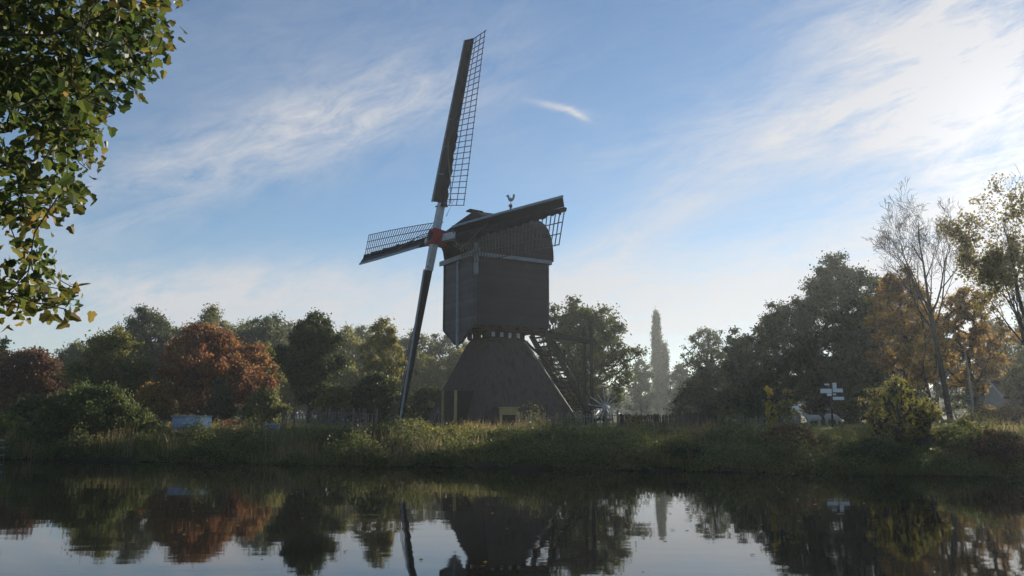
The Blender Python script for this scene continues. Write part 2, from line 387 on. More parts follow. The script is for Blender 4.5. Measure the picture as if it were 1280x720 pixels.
sp = nd(nt, 'ShaderNodeSeparateXYZ'); L(tc.outputs['Object'], sp.inputs[0])
mud = nd(nt, 'ShaderNodeMapRange'); L(sp.outputs[2], mud.inputs[0]); mud.inputs[1].default_value = .05; mud.inputs[2].default_value = .35
m2 = nd(nt, 'ShaderNodeMix', data_type='RGBA'); L(mud.outputs[0], m2.inputs[0]); m2.inputs[6].default_value = (.02, .016, .011, 1); L(mm.outputs[2], m2.inputs[7])
L(m2.outputs[2], p.inputs['Base Color'])
bp = nd(nt, 'ShaderNodeBump'); bp.inputs['Strength'].default_value = .8; bp.inputs['Distance'].default_value = .08; L(n2.outputs['Fac'], bp.inputs['Height']); L(bp.outputs[0], p.inputs['Normal'])
L(p.outputs[0], out.inputs[0])
tag(g.build('ground', gm, smooth=True), kind='structure')

wm, nt = newmat('river_water'); L = nt.links.new
out = nd(nt, 'ShaderNodeOutputMaterial'); p = nd(nt, 'ShaderNodeBsdfPrincipled')
p.inputs['Base Color'].default_value = (.012, .012, .008, 1); p.inputs['Roughness'].default_value = .03; p.inputs['IOR'].default_value = 1.333; p.inputs['Specular IOR Level'].default_value = .5
tc = nd(nt, 'ShaderNodeTexCoord'); mp = nd(nt, 'ShaderNodeMapping'); mp.inputs['Scale'].default_value = (.5, 1.0, 1); L(tc.outputs['Object'], mp.inputs[0])
n1 = nd(nt, 'ShaderNodeTexNoise'); n1.inputs['Scale'].default_value = .9; n1.inputs['Detail'].default_value = 3; n1.inputs['Roughness'].default_value = .45; L(mp.outputs[0], n1.inputs['Vector'])
n2 = nd(nt, 'ShaderNodeTexNoise'); n2.inputs['Scale'].default_value = .12; L(tc.outputs['Object'], n2.inputs['Vector'])
b = nd(nt, 'ShaderNodeBump'); b.inputs['Strength'].default_value = .5; b.inputs['Distance'].default_value = .017
mu = nd(nt, 'ShaderNodeMath', operation='MULTIPLY'); L(n1.outputs['Fac'], mu.inputs[0]); L(n2.outputs['Fac'], mu.inputs[1]); L(mu.outputs[0], b.inputs['Height'])
L(b.outputs[0], p.inputs['Normal']); L(p.outputs[0], out.inputs[0])
w = MB(); w.add([(-1500, -150, 0), (1500, -150, 0), (1500, 2500, 0), (-1500, 2500, 0)], [(0, 1, 2, 3)])
# keep the sheet to the river: it lies between the two banks
w = MB(); w.add([(-900, 2, 0), (900, 2, 0), (900, 27 - 900 * BN[0] / BN[1] + 3, 0), (900, 27 - 900 * BN[0] / BN[1] + 3, 0), (-900, 27 + 900 * BN[0] / BN[1] + 3, 0)][:3] + [(-900, 27 + 900 * BN[0] / BN[1] + 3, 0)], [(0, 1, 2, 3)])
w = MB(); w.add([(-900, 2.0, 0), (118, 2.0, 0), (-900, BY + 3.5 + 900 * BN[0] / BN[1], 0), ], [(0, 1, 2)])
tag(w.build('water', wm), kind='structure')

# ------------------------------------------------------------------ the windmill
PHI, TILT, ALF = math.radians(32.1), math.radians(8.4), math.radians(-4.5)
HUB = CAM + A(-4.12, 43.76, 9.70)
NH = A(-math.cos(PHI), -math.sin(PHI), 0); U = A(math.sin(PHI), -math.cos(PHI), 0)
NN = A(-math.cos(PHI) * math.cos(TILT), -math.sin(PHI) * math.cos(TILT), math.sin(TILT)); VV = np.cross(U, NN); VV = VV if VV[2] > 0 else -VV
ZZ = A(0, 0, 1)
FT = HUB - NH * 1.33; FT[2] = HUB[2] - 1.06
L_, W_, ZT, ZB = 4.98, 3.4, FT[2], FT[2] - 3.84
def B(s, q, z): return A(*(FT[:2] - NH[:2] * s + U[:2] * q), z)
CC = A(-.66, 46.0, 0); GZ = tz(-.4, 46)
CT = A(-.93, 45.8, 0)
def brad(t): return (4.68 + (1.80 - 4.68) * t / .93) if t < .93 else 1.80 + (1.5 - 1.80) * (t - .93) / .07
def bcen(t): return A(CC[0] + (CT[0] - CC[0]) * t, CC[1] + (CT[1] - CC[1]) * t, 0)
CC[2] = GZ
mill = empty('windmill', CC); tag(mill, 'dark timber post windmill with lattice sails on a thatched pyramid base', 'windmill')
O = CC
def mp_(mb, name, mat, parent=mill, **kw): return mb.build(name, M[mat], parent, O, **kw)
# pyramid base
dl = math.radians(-11)
def corner(k, r):
    a = -PI / 2 + dl + k * PI / 2; return A(math.cos(a), math.sin(a), 0) * r
ZC = 6.10
def ring(r, z, tt, sub=10):
    cs = [corner(k, r) for k in range(4)]; pts = []
    for k in range(4):
        for i in range(sub):
            t = i / sub; q = cs[k] * (1 - t) + cs[(k + 1) % 4] * t
            bulge = 1 + .015 * math.sin(i / sub * PI); pts.append(bcen(tt) + A(0, 0, z) + q * bulge)
    return pts
mb = MB(); secs = []
for i in range(19):
    t = [0, .06, .12, .19, .26, .33, .40, .47, .54, .61, .68, .75, .80, .85, .90, .93, .95, .97, 1][i]; r = brad(t)
    rr_ = ring(r, GZ - .1 + (ZC - GZ + .1) * t, t)
    secs.append([q + A(rng.normal() * .012, rng.normal() * .012, 0) for q in rr_])
mb.loft(secs, close=True)
base = mp_(mb, 'base', 'thatch'); base['label'] = 'brown thatched pyramid with sharp corners'
# corner board of the base on the right, sunlight on its edge painted pale
for k in (1,):
    mb = MB()
    for i in range(17):
        t0, t1 = i / 18 + .02, (i + 1) / 18 + .02
        pr = []
        for t in (t0, t1):
            r = brad(t); pr.append(bcen(t) + ZZ * (GZ + (ZC - GZ) * t) + corner(k, r + .045))
        mb.bar(pr[0], pr[1], .08, .12, side=corner(k, 1))
    mp_(mb, 'corner_board', 'greyd', base)
# doorway on the left face and small ochre hatch on the right face
def face_frame(k, t, z):
    """point on base face k at fraction t between corner k and k+1, height z; with axes along, out, up-slope"""
    tt = (z - GZ) / (ZC - GZ); r = brad(tt)
    a, b = corner(k, r), corner(k + 1, r); pnt = bcen(tt) + A(0, 0, z) + a * (1 - t) + b * t
    al = unit(b - a); outw = A(al[1], -al[0], 0)
    return pnt, al, outw
pt, al, ow = face_frame(0, .20, GZ + .55)
mb = MB(); mb.frame_box(pt + ow * .10, al, ow, ZZ, .92, .95, 1.15); ob = mp_(mb, 'hatch', 'thatch', base)
pf = pt + ow * .60
mb = MB(); mb.frame_box(pf + ZZ * .42, al, ow, ZZ, 1.12, .07, .36); mb.frame_box(pf + al * .48 - ZZ * .1, al, ow, ZZ, .13, .06, .95); mb.frame_box(pf - al * .48 - ZZ * .1, al, ow, ZZ, .13, .06, .95); mb.frame_box(pf + ZZ * .62 + ow * .03, al, ow, ZZ, 1.26, .2, .05)
mp_(mb, 'hatch_frame', 'yellow', base, bevel=.008)
mb = MB(); mb.frame_box(pf - ow * .02 - ZZ * .15, al, ow, ZZ, .84, .05, .8); mp_(mb, 'hatch_door', 'dark', base)
pt, al, ow = face_frame(3, .62, GZ + 1.0)
mb = MB(); mb.frame_box(pt + ow * .15, al, ow, ZZ, 1.25, 1.2, 2.1); mp_(mb, 'porch', 'dark', base, bevel=.01)
for q in (-.68, .68):
    mb = MB(); mb.frame_box(pt + ow * .79 + al * q, al, ow, ZZ, .13, .12, 2.15); mp_(mb, 'door_post', 'yellow', base, bevel=.01)
mb = MB(); mb.frame_box(pt + ow * .765, al, ow, ZZ, 1.0, .05, 1.9); mp_(mb, 'door', 'brown', base)
# collar with small openings between base and body
mb = MB(); cz0, cz1 = ZC - .02, ZC + .42
ca = 10
RB = 1.10
CO = CT
for z, h_ in ((cz0 + .03, .06), (cz1 - .03, .06)):
    for s_ in (-1, 1):
        mb.frame_box(CO + U * s_ * RB + ZZ * z, NH, U, ZZ, 2 * RB + .1, .1, h_); mb.frame_box(CO + NH * s_ * RB + ZZ * z, NH, U, ZZ, .1, 2 * RB - .1, h_)
for s_ in (-1, 1):
    for i in range(5):
        q = -RB + 2 * RB * i / 4
        mb.frame_box(CO + U * s_ * RB + NH * q + ZZ * (cz0 + .24), NH, U, ZZ, .30, .07, .36)
        if 0 < i < 4: mb.frame_box(CO + NH * s_ * RB + U * q + ZZ * (cz0 + .24), NH, U, ZZ, .07, .30, .36)
mb.box(CO + ZZ * (cz0 - .02), .1, .1, .04)
collar = mp_(mb, 'collar', 'dark')
mb = MB(); mb.tube([CO + ZZ * (cz0 - 1), CO + ZZ * (ZB + .5)], .3, 12); mp_(mb, 'king_post', 'brown')
for i in range(4):
    q = -RB + 2 * RB * (i + .5) / 4
    mb = MB(); mb.frame_box(CO + U * (RB - .012) + NH * q + ZZ * (cz0 + .22), NH, U, ZZ, .24, .03, .26); mp_(mb, 'window', 'pane', collar)  # pale panels painted to stand for bright sky seen through the openings
# supporting beams under the body
mb = MB()
for q in (-1.25, 1.25): mb.bar(B(.25, q, ZB - .1), B(L_ - .1, q, ZB - .1), .18, .2, ZZ)
for s_ in (.9, 2.0, 3.1, 4.2): mb.bar(B(s_, -1.62, ZB - .11), B(s_, 1.62, ZB - .11), .21, .3, ZZ)
mb.bar(B(1.5, 0, ZB - .10), B(L_ + .2, 0, ZB - .10), .22, .4, ZZ)
mp_(mb, 'floor_beam', 'brown', bevel=.01)
# body
h2 = W_ / 2
mb = MB(); mb.loft([[B(s_, -h2, ZB), B(s_, h2, ZB), B(s_, h2, ZT), B(s_, -h2, ZT)] for s_ in (.06, L_)], close=True)
body = mp_(mb, 'body', 'tar')
for q in (.1, L_ - .06):
    mb = MB(); mb.bar(B(q, h2 + .02, ZB), B(q, h2 + .02, ZT), .1, .05, NH); mp_(mb, 'corner_board', 'tarv', body)
# boarded front with its pointed foot
fr = [B(-.02, -h2 - .03, ZT), B(-.02, h2 + .03, ZT), B(-.02, h2 + .03, ZB - .05), B(-.02, .3, ZB - .98), B(-.02, -.3, ZB - .98), B(-.02, -h2 - .03, ZB - .05)]
mb = MB(); mb.prism(fr, -NH * .12); front = mp_(mb, 'front_wall', 'tarv')
mb = MB(); mb.bar(B(-.07, 0, ZB - 1.2), B(-.07, 0, ZT - .1), .17, .1, U); mp_(mb, 'centre_post', 'grey', front, bevel=.01)
mb = MB()
for q in (-h2, h2): mb.bar(B(-.06, q, ZB - .05), B(-.06, q, ZT), .09, .06, U)
mb.bar(B(-.06, -h2, ZB - .08), B(-.06, -.2, ZB - 1.02), .09, .05, NH); mb.bar(B(-.06, h2, ZB - .08), B(-.06, .2, ZB - 1.02), .09, .05, NH)
mp_(mb, 'edge_board', 'tarv', front)
# eaves
mb = MB(); mb.bar(B(-.16, h2 + .14, ZT + .02), B(L_ + .12, h2 + .14, ZT + .02), .21, .07, ZZ); mb.bar(B(-.16, -h2 - .14, ZT + .02), B(L_ + .12, -h2 - .14, ZT + .02), .26, .07, ZZ)
mb.bar(B(-.2, -h2 - .30, ZT + .0), B(-.2, h2 + .24, ZT + .0), .27, .08, ZZ)
mb.bar(B(L_ + .15, -h2 - .1, ZT + .02), B(L_ + .15, h2 + .1, ZT + .02), .26, .06, ZZ)
mp_(mb, 'eave_board', 'grey', bevel=.01)
mb = MB(); mb.bar(B(-.02, h2 + .28, ZT - 1.15), B(-.02, h2 + .28, ZT + .3), .22, .2, U); mb.bar(B(-.02, h2 + .1, ZT + .16), B(-.02, h2 + .62, ZT + .16), .2, .22, ZZ)
mb.blob(B(-.05, h2 + .36, ZT + .42), .12, .12, .2); mp_(mb, 'storm_beam_end', 'grey', bevel=.02)
# roof
def rsec(s, hw, zb, zt):
    a = [(1, 0), (1.0, .1), (.985, .22), (.94, .40), (.85, .56), (.72, .71), (.54, .84), (.32, .94), (.12, .99), (0, 1)]
    pts = [(q * hw, zb + (zt - zb) * h) for q, h in a] + [(-q * hw, zb + (zt - zb) * h) for q, h in a[:-1][::-1]]
    return [B(s, q, z) for q, z in pts]
ZR = 13.42
mb = MB(); hr = h2 + .17
mb.loft([rsec(-1.0, .42, ZT + .75, 11.98), rsec(-.6, .85, ZT + .5, 12.28), rsec(-.18, 1.5, ZT + .16, 12.62), rsec(.3, hr - .03, ZT + .1, 13.0), rsec(.85, hr, ZT + .1, ZR), rsec(2.6, hr, ZT + .1, ZR - .05), rsec(L_ + .14, hr, ZT + .1, ZR)])
roof = mp_(mb, 'roof', 'roof')
mb = MB(); mb.bar(B(.55, 0, ZR + .05), B(1.4, 0, ZR + .03), .5, .09, U); mb.bar(B(1.4, 0, ZR + .0), B(L_ + .2, 0, ZR + .03), .3, .07, U); mp_(mb, 'ridge_cap', 'dark', roof, bevel=.01)
mb = MB(); rs = rsec(L_ + .17, hr + .03, ZT + .06, ZR + .04); ri = rsec(L_ + .17, hr - .12, ZT + .06, ZR - .12)
for i in range(len(rs) - 1): mb.prism([rs[i], rs[i + 1], ri[i + 1], ri[i]], -NH * .05)
mp_(mb, 'gable_board', 'dark', roof)
# weathervane: rooster on a ball
vp = B(3.55, 0, ZR)
tv = at(659, 249, vp[1])
vz = tv[2]; vp = A(*B(3.45, 0, 0)[:2], 0)
mb = MB(); mb.tube([vp + ZZ * (ZR - .1), vp + ZZ * (vz + .12)], .022, 6); mb.blob(vp + ZZ * (vz - .42), .14, .14, .12); mb.blob(vp + ZZ * (vz - .6), .08, .08, .09)
e = A(1, 0, 0)
cock = [(-.30, .17), (-.24, .25), (-.17, .27), (-.11, .22), (-.09, .10), (-.02, .03), (.07, .05), (.12, .14), (.13, .27), (.20, .31), (.26, .26), (.25, .10), (.20, -.04), (.10, -.13), (-.02, -.16), (-.12, -.11), (-.18, -.02), (-.2, .1)]
mb.prism([vp + ZZ * (vz + z) + e * x * .95 for x, z in cock], A(0, .04, 0))
mp_(mb, 'weathervane', 'grey')
# windshaft and hub
mb = MB(); mb.tube([HUB + NN * .55, HUB - NN * 2.2], [.30, .34], 12); mp_(mb, 'windshaft', 'dark')
a_ = U * math.cos(ALF) + VV * math.sin(ALF); b_ = -U * math.sin(ALF) + VV * math.cos(ALF)
mb = MB(); mb.frame_box(HUB + NN * .0, a_, b_, NN, .74, .86, 1.02); mp_(mb, 'hub', 'red', bevel=.03)
# sails
def beta(r): 
    t = np.clip((r - 1.7) / 10.3, 0, 1); return math.radians(27 * (1 - t) ** 1.15 + 0)
RT = 12.0
def sail(er, ew, off, lab, rl=RT):
    c0 = HUB + NN * off
    def pt(r, w, f):
        b = beta(r); wd = ew * math.cos(b) - NN * math.sin(b); fd = NN * math.cos(b) + ew * math.sin(b)
        # slightly swept-forward tips
        return c0 + er * r + wd * w + fd * f
    S = MB(); S.bar(c0 + er * 1.95, c0 + er * rl, .34, .30, ew, .17, .15)
    st = mp_(S, 'sail', 'dark', bevel=.01); st['label'] = lab
    S = MB(); S.bar(c0 + er * .40, c0 + er * 1.95, .42, .36, ew, .38, .34); mp_(S, 'white_stock_end', 'pale', st, bevel=.015)
    S = MB()                                              # lattice
    nb = 31; wt = 1.62
    rs_ = [1.85 + (rl - 1.9) * i / (nb - 1) for i in range(nb)]
    for r in rs_: S.bar(pt(r, -.1, 0), pt(r, wt, 0), .032, .038, er)
    for w_ in (wt * .36, wt * .68, wt - .02):
        for i in range(nb - 1): S.bar(pt(rs_[i], w_, .04), pt(rs_[i + 1], w_, .04), .038, .03, ew)
    mp_(S, 'lattice', 'lath', st)
    S = MB()                                              # leading boards
    for i in range(6):
        r0, r1 = 2.0 + (rl - 2.0) * i / 6 + .01, 2.0 + (rl - 2.0) * (i + 1) / 6 - .01
        S.loft([[pt(r, -.1, .10), pt(r, -.46, .24), pt(r, -.46, .20), pt(r, -.1, .06)] for r in (r0, (r0 + r1) / 2, r1)], close=True)
    mp_(S, 'leading_board', 'dark', st)
    S = MB()  # pale strip: skylight on the board's edge, put in as colour
    for i in range(12):
        r0, r1 = 2.0 + (rl - 2.0) * i / 12, 2.0 + (rl - 2.0) * (i + 1) / 12 - .004
        S.bar(pt(r0, -.50, .235), pt(r1, -.50, .235), .07, .12, NN)
    mp_(S, 'skylit_edge', 'grey', st)
    S = MB(); secs = []                                   # furled sail cloth along the stock
    for i in range(49):
        r = 1.75 + (rl - 1.95) * i / 48; t = i / 48
        wd = .44 - .26 * t + .05 * math.sin(i * 1.9 + off * 9) + .035 * math.sin(i * .7 + off * 5); th = .11 + .03 * math.sin(i * 1.3 + off * 7)
        secs.append([pt(r, -.08, .06), pt(r, .0, .06 + th), pt(r, wd * .5, .05 + th), pt(r, wd * .85, .04 + th * .7), pt(r, wd, .05), pt(r, wd * .5, .03)])
    S.loft(secs, close=True); mp_(S, 'sail_cloth', 'canvas', st, smooth=True)
    S = MB()                                              # ropes
    S.tube([pt(1.9, .75, .1), pt(3.2, .55, .2), pt(4.6, .1, .22), pt(5.6, -.2, .2)], .026, 5)
    S.tube([pt(1.2, .5, .0), pt(2.2, .9, .05), pt(1.9, .3, .15)], .02, 5)
    S.bar(pt(1.75, -.3, .1), pt(1.75, .55, .1), .07, .07, er)
    mp_(S, 'rope', 'rope', st)
sail(b_, a_, .20, 'top sail pointing at the sky')
sail(-b_, -a_, .20, 'bottom sail reaching down to the reeds')
sail(a_, -b_, -.22, 'near sail crossing in front of the roof')
sail(-a_, b_, -.22, 'far sail pointing left against the sky')
# loose rope from the hub down
# stairs at the back
st0, st1 = B(L_ - .55, 0, ZB - .25), None
foot = at(734, 520, 49.5); foot = A(*B(L_ + 4.0, 0, 0)[:2], 0); foot[2] = tz(foot[0], foot[1]) + .25
mb = MB()
SW = .80
for q in (-SW, SW): mb.bar(B(L_ + .38, q, ZB - .15), foot + U * q - ZZ * .2, .28, .08, ZZ)
stairs = mp_(mb, 'stairs', 'dark')
ns = 20
mb = MB()
for i in range(ns):
    t = (i + .7) / ns; c = B(L_ + .38, 0, ZB - .15) * (1 - t) + foot * t
    mb.frame_box(c, NH, U, ZZ, .27, 2 * SW - .08, .075)
mp_(mb, 'tread', 'dark', stairs)
mb = MB()
for q in (-SW - .03, SW + .03):
    mb.bar(B(L_ + .1, q, ZB + .45), foot + U * q + ZZ * .95, .07, .06, ZZ)
    for t in (.08, .36, .64, .92):
        c = B(L_ + .38, q, ZB - .15) * (1 - t) + (foot + U * q) * t; mb.bar(c, c + ZZ * .95, .07, .07, U)
mp_(mb, 'handrail', 'dark', stairs)
mb = MB(); mb.frame_box(foot - NH * .45 + ZZ * .28, NH, U, ZZ, 1.3, 2.1, .14)
for s_ in (-1, 1):
    for q in (-.65, .65): mb.bar(foot - NH * (.45 + s_ * .5) + U * q + ZZ * .3, foot - NH * (.45 + s_ * .5) + U * q - ZZ * .35, .14, .14, U)
    mb.bar(foot - NH * (.45 - .6) + U * q, foot - NH * 1.1 + U * q + ZZ * .9, .08, .12, U)
mp_(mb, 'foot_platform', 'dark', stairs, bevel=.01)
# tail pole and posts
TE = B(L_ + 4.55, 0, 0); te = at(747, 428, TE[1])[2]
mb = MB(); mb.bar(B(L_ - 1.2, 0, ZB + .12), A(TE[0], TE[1], te), .40, .40, ZZ, .30, .30); mp_(mb, 'tail_pole', 'dark', bevel=.02)
TP = B(L_ + 4.05, 0, 0); tg = tz(TP[0], TP[1])
for q in (-.34, .34):
    mb = MB(); pp = A(*(TP + U * q)[:2], 0); mb.bar(pp + ZZ * (tg - .1), pp + ZZ * (te + .95), .16, .16, U); mp_(mb, 'tail_post', 'dark', bevel=.01)
for zq, wq in ((te + .3, .13), (tg + .9, .2)):
    mb = MB(); mb.bar(A(TP[0], TP[1], zq) - U * .42, A(TP[0], TP[1], zq) + U * .42, wq, wq, ZZ); mp_(mb, 'cross_bar', 'dark')
mb = MB()
mb.bar(B(L_ + .15, -.9, ZB + .9), B(L_ + 1.7, -.75, ZB - 2.6), .1, .1, U); mb.bar(B(L_ + .15, .9, ZB + .3), B(L_ + 1.0, .75, ZB - 2.4), .1, .1, U)
mb.bar(CO + U * .95 - NH * 1.1 + ZZ * (ZC + .10), B(L_ + .9, .62, ZB - 2.0), .11, .12, U)
mb.bar(B(L_ + .1, 1.3, ZB - .05), B(L_ + .1, -1.3, ZB - .05), .2, .22, ZZ)
mp_(mb, 'brace', 'dark')
# capstan wheel of pale rods
WC = at(757, 509, 47.6); WN = unit((-.35, -1, 0)); WS = np.cross(WN, ZZ)
mb = MB(); mb.tube([WC + WN * .18, WC - WN * .5], .13, 10)
for i in range(14):
    a = 2 * PI * i / 14 + .15; d = WS * math.cos(a) + ZZ * math.sin(a); R_ = 1.0 + .12 * math.sin(i * 2.3)
    mb.tube([WC + d * .1 + WN * (.05 * (i % 2)), WC + d * R_ + WN * .12], [.035, .026], 6)
wheel = mp_(mb, 'winch_wheel', 'pale')
mb = MB(); mb.bar(A(WC[0], WC[1] + .5, tz(WC[0], WC[1]) - .1), A(WC[0], WC[1] + .5, WC[2] + .2), .2, .2, U); mb.bar(A(WC[0], WC[1] + .5, WC[2]), A(TP[0], TP[1], WC[2] + .1), .14, .16, ZZ); mp_(mb, 'winch_post', 'dark', wheel)

# ------------------------------------------------------------------ fences
def fence(name, label, pxa, pxb, Y0, Y1, hgt, step, thick=.035, mat='stake', posts=9, rails=True, gaps=.06, irregular=.16, seed=3):
    rg = random.Random(seed)
    a, b = at(pxa, 530, Y0), at(pxb, 530, Y1); a[2] = b[2] = 0; ln = np.linalg.norm(b - a); d = (b - a) / ln
    root = empty(name, (a[0], a[1], tz(a[0], a[1]))); tag(root, label, 'fence', None); org = root.location
    mb = MB(); t = 0
    while t < ln:
        t += step * (.6 + .8 * rg.random())
        if rg.random() < gaps: continue
        q = a + d * min(t, ln); z = tz(q[0], q[1]); h = hgt * (1 - irregular / 2 + irregular * rg.random())
        dx = (rg.random() - .5) * .12 * h
        w_ = thick * (.7 + .6 * rg.random()); mb.bar(A(q[0], q[1], z - .1), A(q[0] + dx, q[1], z + h), w_, w_ * .7, d)
    mb.build('pale', M[mat], root, org)
    for i in range(posts):
        q = a + d * ln * i / (posts - 1); z = tz(q[0], q[1]); pb = MB(); pb.tube([A(q[0], q[1] + .08, z - .1), A(q[0] + .03, q[1] + .08, z + hgt * 1.1)], [.055, .045], 7); pb.build('post', M[mat], root, org)
    if rails:
        for f in (.3, .8):
            rb = MB()
            for i in range(posts - 1):
                q0, q1 = a + d * ln * i / (posts - 1), a + d * ln * (i + 1) / (posts - 1)
                rb.bar(A(q0[0], q0[1] + .04, tz(q0[0], q0[1]) + hgt * f), A(q1[0], q1[1] + .04, tz(q1[0], q1[1]) + hgt * f), .04, .03, ZZ)
            rb.build('rail', M[mat], root, org)
    return root
fence('paling_fence', 'low fence of split chestnut stakes in front of the windmill base and stairs', 648, 772, 39.5, 39.5, .85, .17, .05, irregular=.22)
fence('wicker_fence', 'long brown wicker fence across the meadow right of the winch wheel', 772, 905, 42.0, 45.0, .80, .055, .05, 'bark', 7, True, .0, .12)
fence('paling_fence', 'sparse wooden stake fence right of the brown wicker fence by the sheep meadow', 905, 1000, 45.0, 46.0, .72, .26, .05, posts=5)
fence('garden_fence', 'weathered garden fence of thin stakes below the dark green tree on the left', 352, 470, 42.0, 42.0, 1.0, .15, .045, irregular=.45, seed=8)

# ------------------------------------------------------------------ small things
def simple(name, label, cat, loc, group=None):
    r = empty(name, loc); tag(r, label, cat, group); return r
# pale blue sheeted shed on the left
c = at(239, 535, 38.5); x, y = c[0], 38.5; z = tz(x, y)
r = simple('garden_shed', 'low pale blue sheet-clad shed among reeds under the red tree', 'shed', (x, y, z)); o = r.location
ztp = at(239, 521, 38.5)[2]
mb = MB(); mb.box(A(x, y, (z + ztp) / 2), 1.72, 1.2, ztp - z, .40); mb.build('wall', M['blue'], r, o, bevel=.02)
mb = MB(); mb.box(A(x, y, ztp + .027), 1.82, 1.32, .05, .40); mb.build('roof', M['grey'], r, o)
mb = MB(); mb.box(A(x + .235 + .1, y - .553 + .04, (z + ztp) / 2 - .05), .7, .03, ztp - z - .3, .40); mb.build('door', M['blue'], r, o, bevel=.01)
mb = MB(); mb.tube([A(x - 1.2, y - .3, z), A(x - 1.2, y - .3, z + .7)], .03, 6); mb.bar(A(x - 1.4, y - .3, z + .68), A(x - .86, y - .3, z + .68), .05, .05); mb.build('side_rail', M['grey'], r, o)
# water butt
c = at(339, 540, 38.0); x, y = c[0], 38.0; z = tz(x, y)
r = simple('water_tank', 'small blue-grey water butt by the olive bush and garden fence', 'water tank', (x, y, z)); o = r.location
mb = MB(); mb.tube([A(x, y, z), A(x, y, z + .05), A(x, y, z + .35), A(x, y, z + .62), A(x, y, z + .66)], [.34, .37, .39, .37, .32], 16); mb.build('barrel', M['tank'], r, o, smooth=True)
mb = MB(); mb.tube([A(x, y, z + .66), A(x, y, z + .70)], [.26, .22], 12); mb.build('lid', M['grey'], r, o)
# metal jetty frame at the left edge of the water
c = at(6, 575, 34); x, y = c[0] - .46, 34.3
r = simple('jetty_ladder', 'small white metal frame standing in the water at the far left bank', 'ladder', (x, y, 0)); o = r.location
mb = MB()
for q in (-.22, .22): mb.tube([A(x + q, y, -.4), A(x + q, y, .85)], .016, 6)
mb.build('frame', M['greyd'], r, o)
for zz in (.2, .5, .8):
    mb = MB(); mb.box(A(x, y, zz), .46, .08, .03); mb.build('rung', M['grey'], r, o)
# thin pole in the garden by the conifer
# bunting line and pallets behind garden fence
x0, x1 = at(425, 529, 43), at(457, 527, 43)
r = simple('flag_line', 'sagging line of small pale flags above the garden fence', 'bunting', (x0[0], 43, tz(x0[0], 43))); o = r.location
for q in (x0, x1):
    mb = MB(); zq = tz(q[0], 43); mb.tube([A(q[0], 43, zq - .1), A(q[0], 43, q[2] + .3)], .025, 6); mb.build('pole', M['stake'], r, o)
mb = MB(); P0, P1 = x0 + A(0, 0, .27), x1 + A(0, 0, .27); lp = [P0 * (1 - t) + P1 * t - ZZ * .12 * math.sin(t * PI) for t in np.linspace(0, 1, 11)]
mb.tube(lp, .008, 4); mb.build('cord', M['rope'], r, o)
for i in range(1, 10):
    q = lp[i]; mb = MB(); mb.prism([q + A(-.06, 0, 0), q + A(.06, 0, 0), q + A(0, 0, -.14)], A(0, .01, 0)); mb.build('flag', M['pane'] if i % 2 else M['red'], r, o)
# tripod of garden sticks
c = at(548, 512, 41); z = tz(c[0], 41)
r = simple('stick_tripod', 'tripod of bean sticks left of the windmill base', 'garden sticks', (c[0], 41, z)); o = r.location
for dx, dy in ((-.5, 0), (.55, .1), (.1, -.4), (.0, .5)):
    mb = MB(); mb.tube([A(c[0] + dx, 41 + dy, z - .05), A(c[0] - dx * .12, 41 - dy * .1, c[2] + .1)], [.022, .014], 5); mb.build('stick', M['stake'], r, o)
# fingerpost with white boards
Y = 48.0; c = at(1039, 500, Y); x = c[0]; z = tz(x, Y); zt = at(1039, 477, Y)[2]
r = simple('signpost', 'tall dark signpost carrying several white boards beside the sheep', 'signpost', (x, Y, z)); o = r.location
mb = MB(); mb.tube([A(x, Y, z - .1), A(x, Y, zt)], [.06, .05], 8); mb.build('post', M['dark'], r, o, smooth=True)
for a0, a1, p0, p1, dy in ((1025, 1038.5, 486, 491.5, -.1), (1033, 1038.5, 491.8, 495, -.1), (1040, 1044.5, 478.5, 485.6, -.1), (1040, 1052, 485.8, 490.5, -.14), (1040.5, 1054, 496, 500, -.1), (1030, 1036, 479.6, 481.6, -.07), (1040.5, 1044, 492, 494, -.1)):
    q0, q1 = at(a0, p1, Y), at(a1, p0, Y)
    mb = MB(); mb.box(A((q0[0] + q1[0]) / 2, Y + dy, (q0[2] + q1[2]) / 2), q1[0] - q0[0], .04, q1[2] - q0[2]); mb.build('board', M['sign'], r, o, bevel=.005)
# small notice
Y = 44; c = at(993, 512, Y); z = tz(c[0], Y)
r = simple('notice_board', 'small white notice board on thin posts left of the sheep', 'notice board', (c[0], Y, z)); o = r.location
for q in (-.18, .18):
    mb = MB(); mb.tube([A(c[0] + q, Y, z - .05), A(c[0] + q, Y, c[2] + .05)], .02, 6); mb.build('post', M['stake'], r, o)
mb = MB(); mb.bar(A(c[0] - .22, Y - .03, c[2] + .05), A(c[0] + .24, Y - .03, c[2] + .12), .2, .03, ZZ); mb.build('board', M['sign'], r, o)

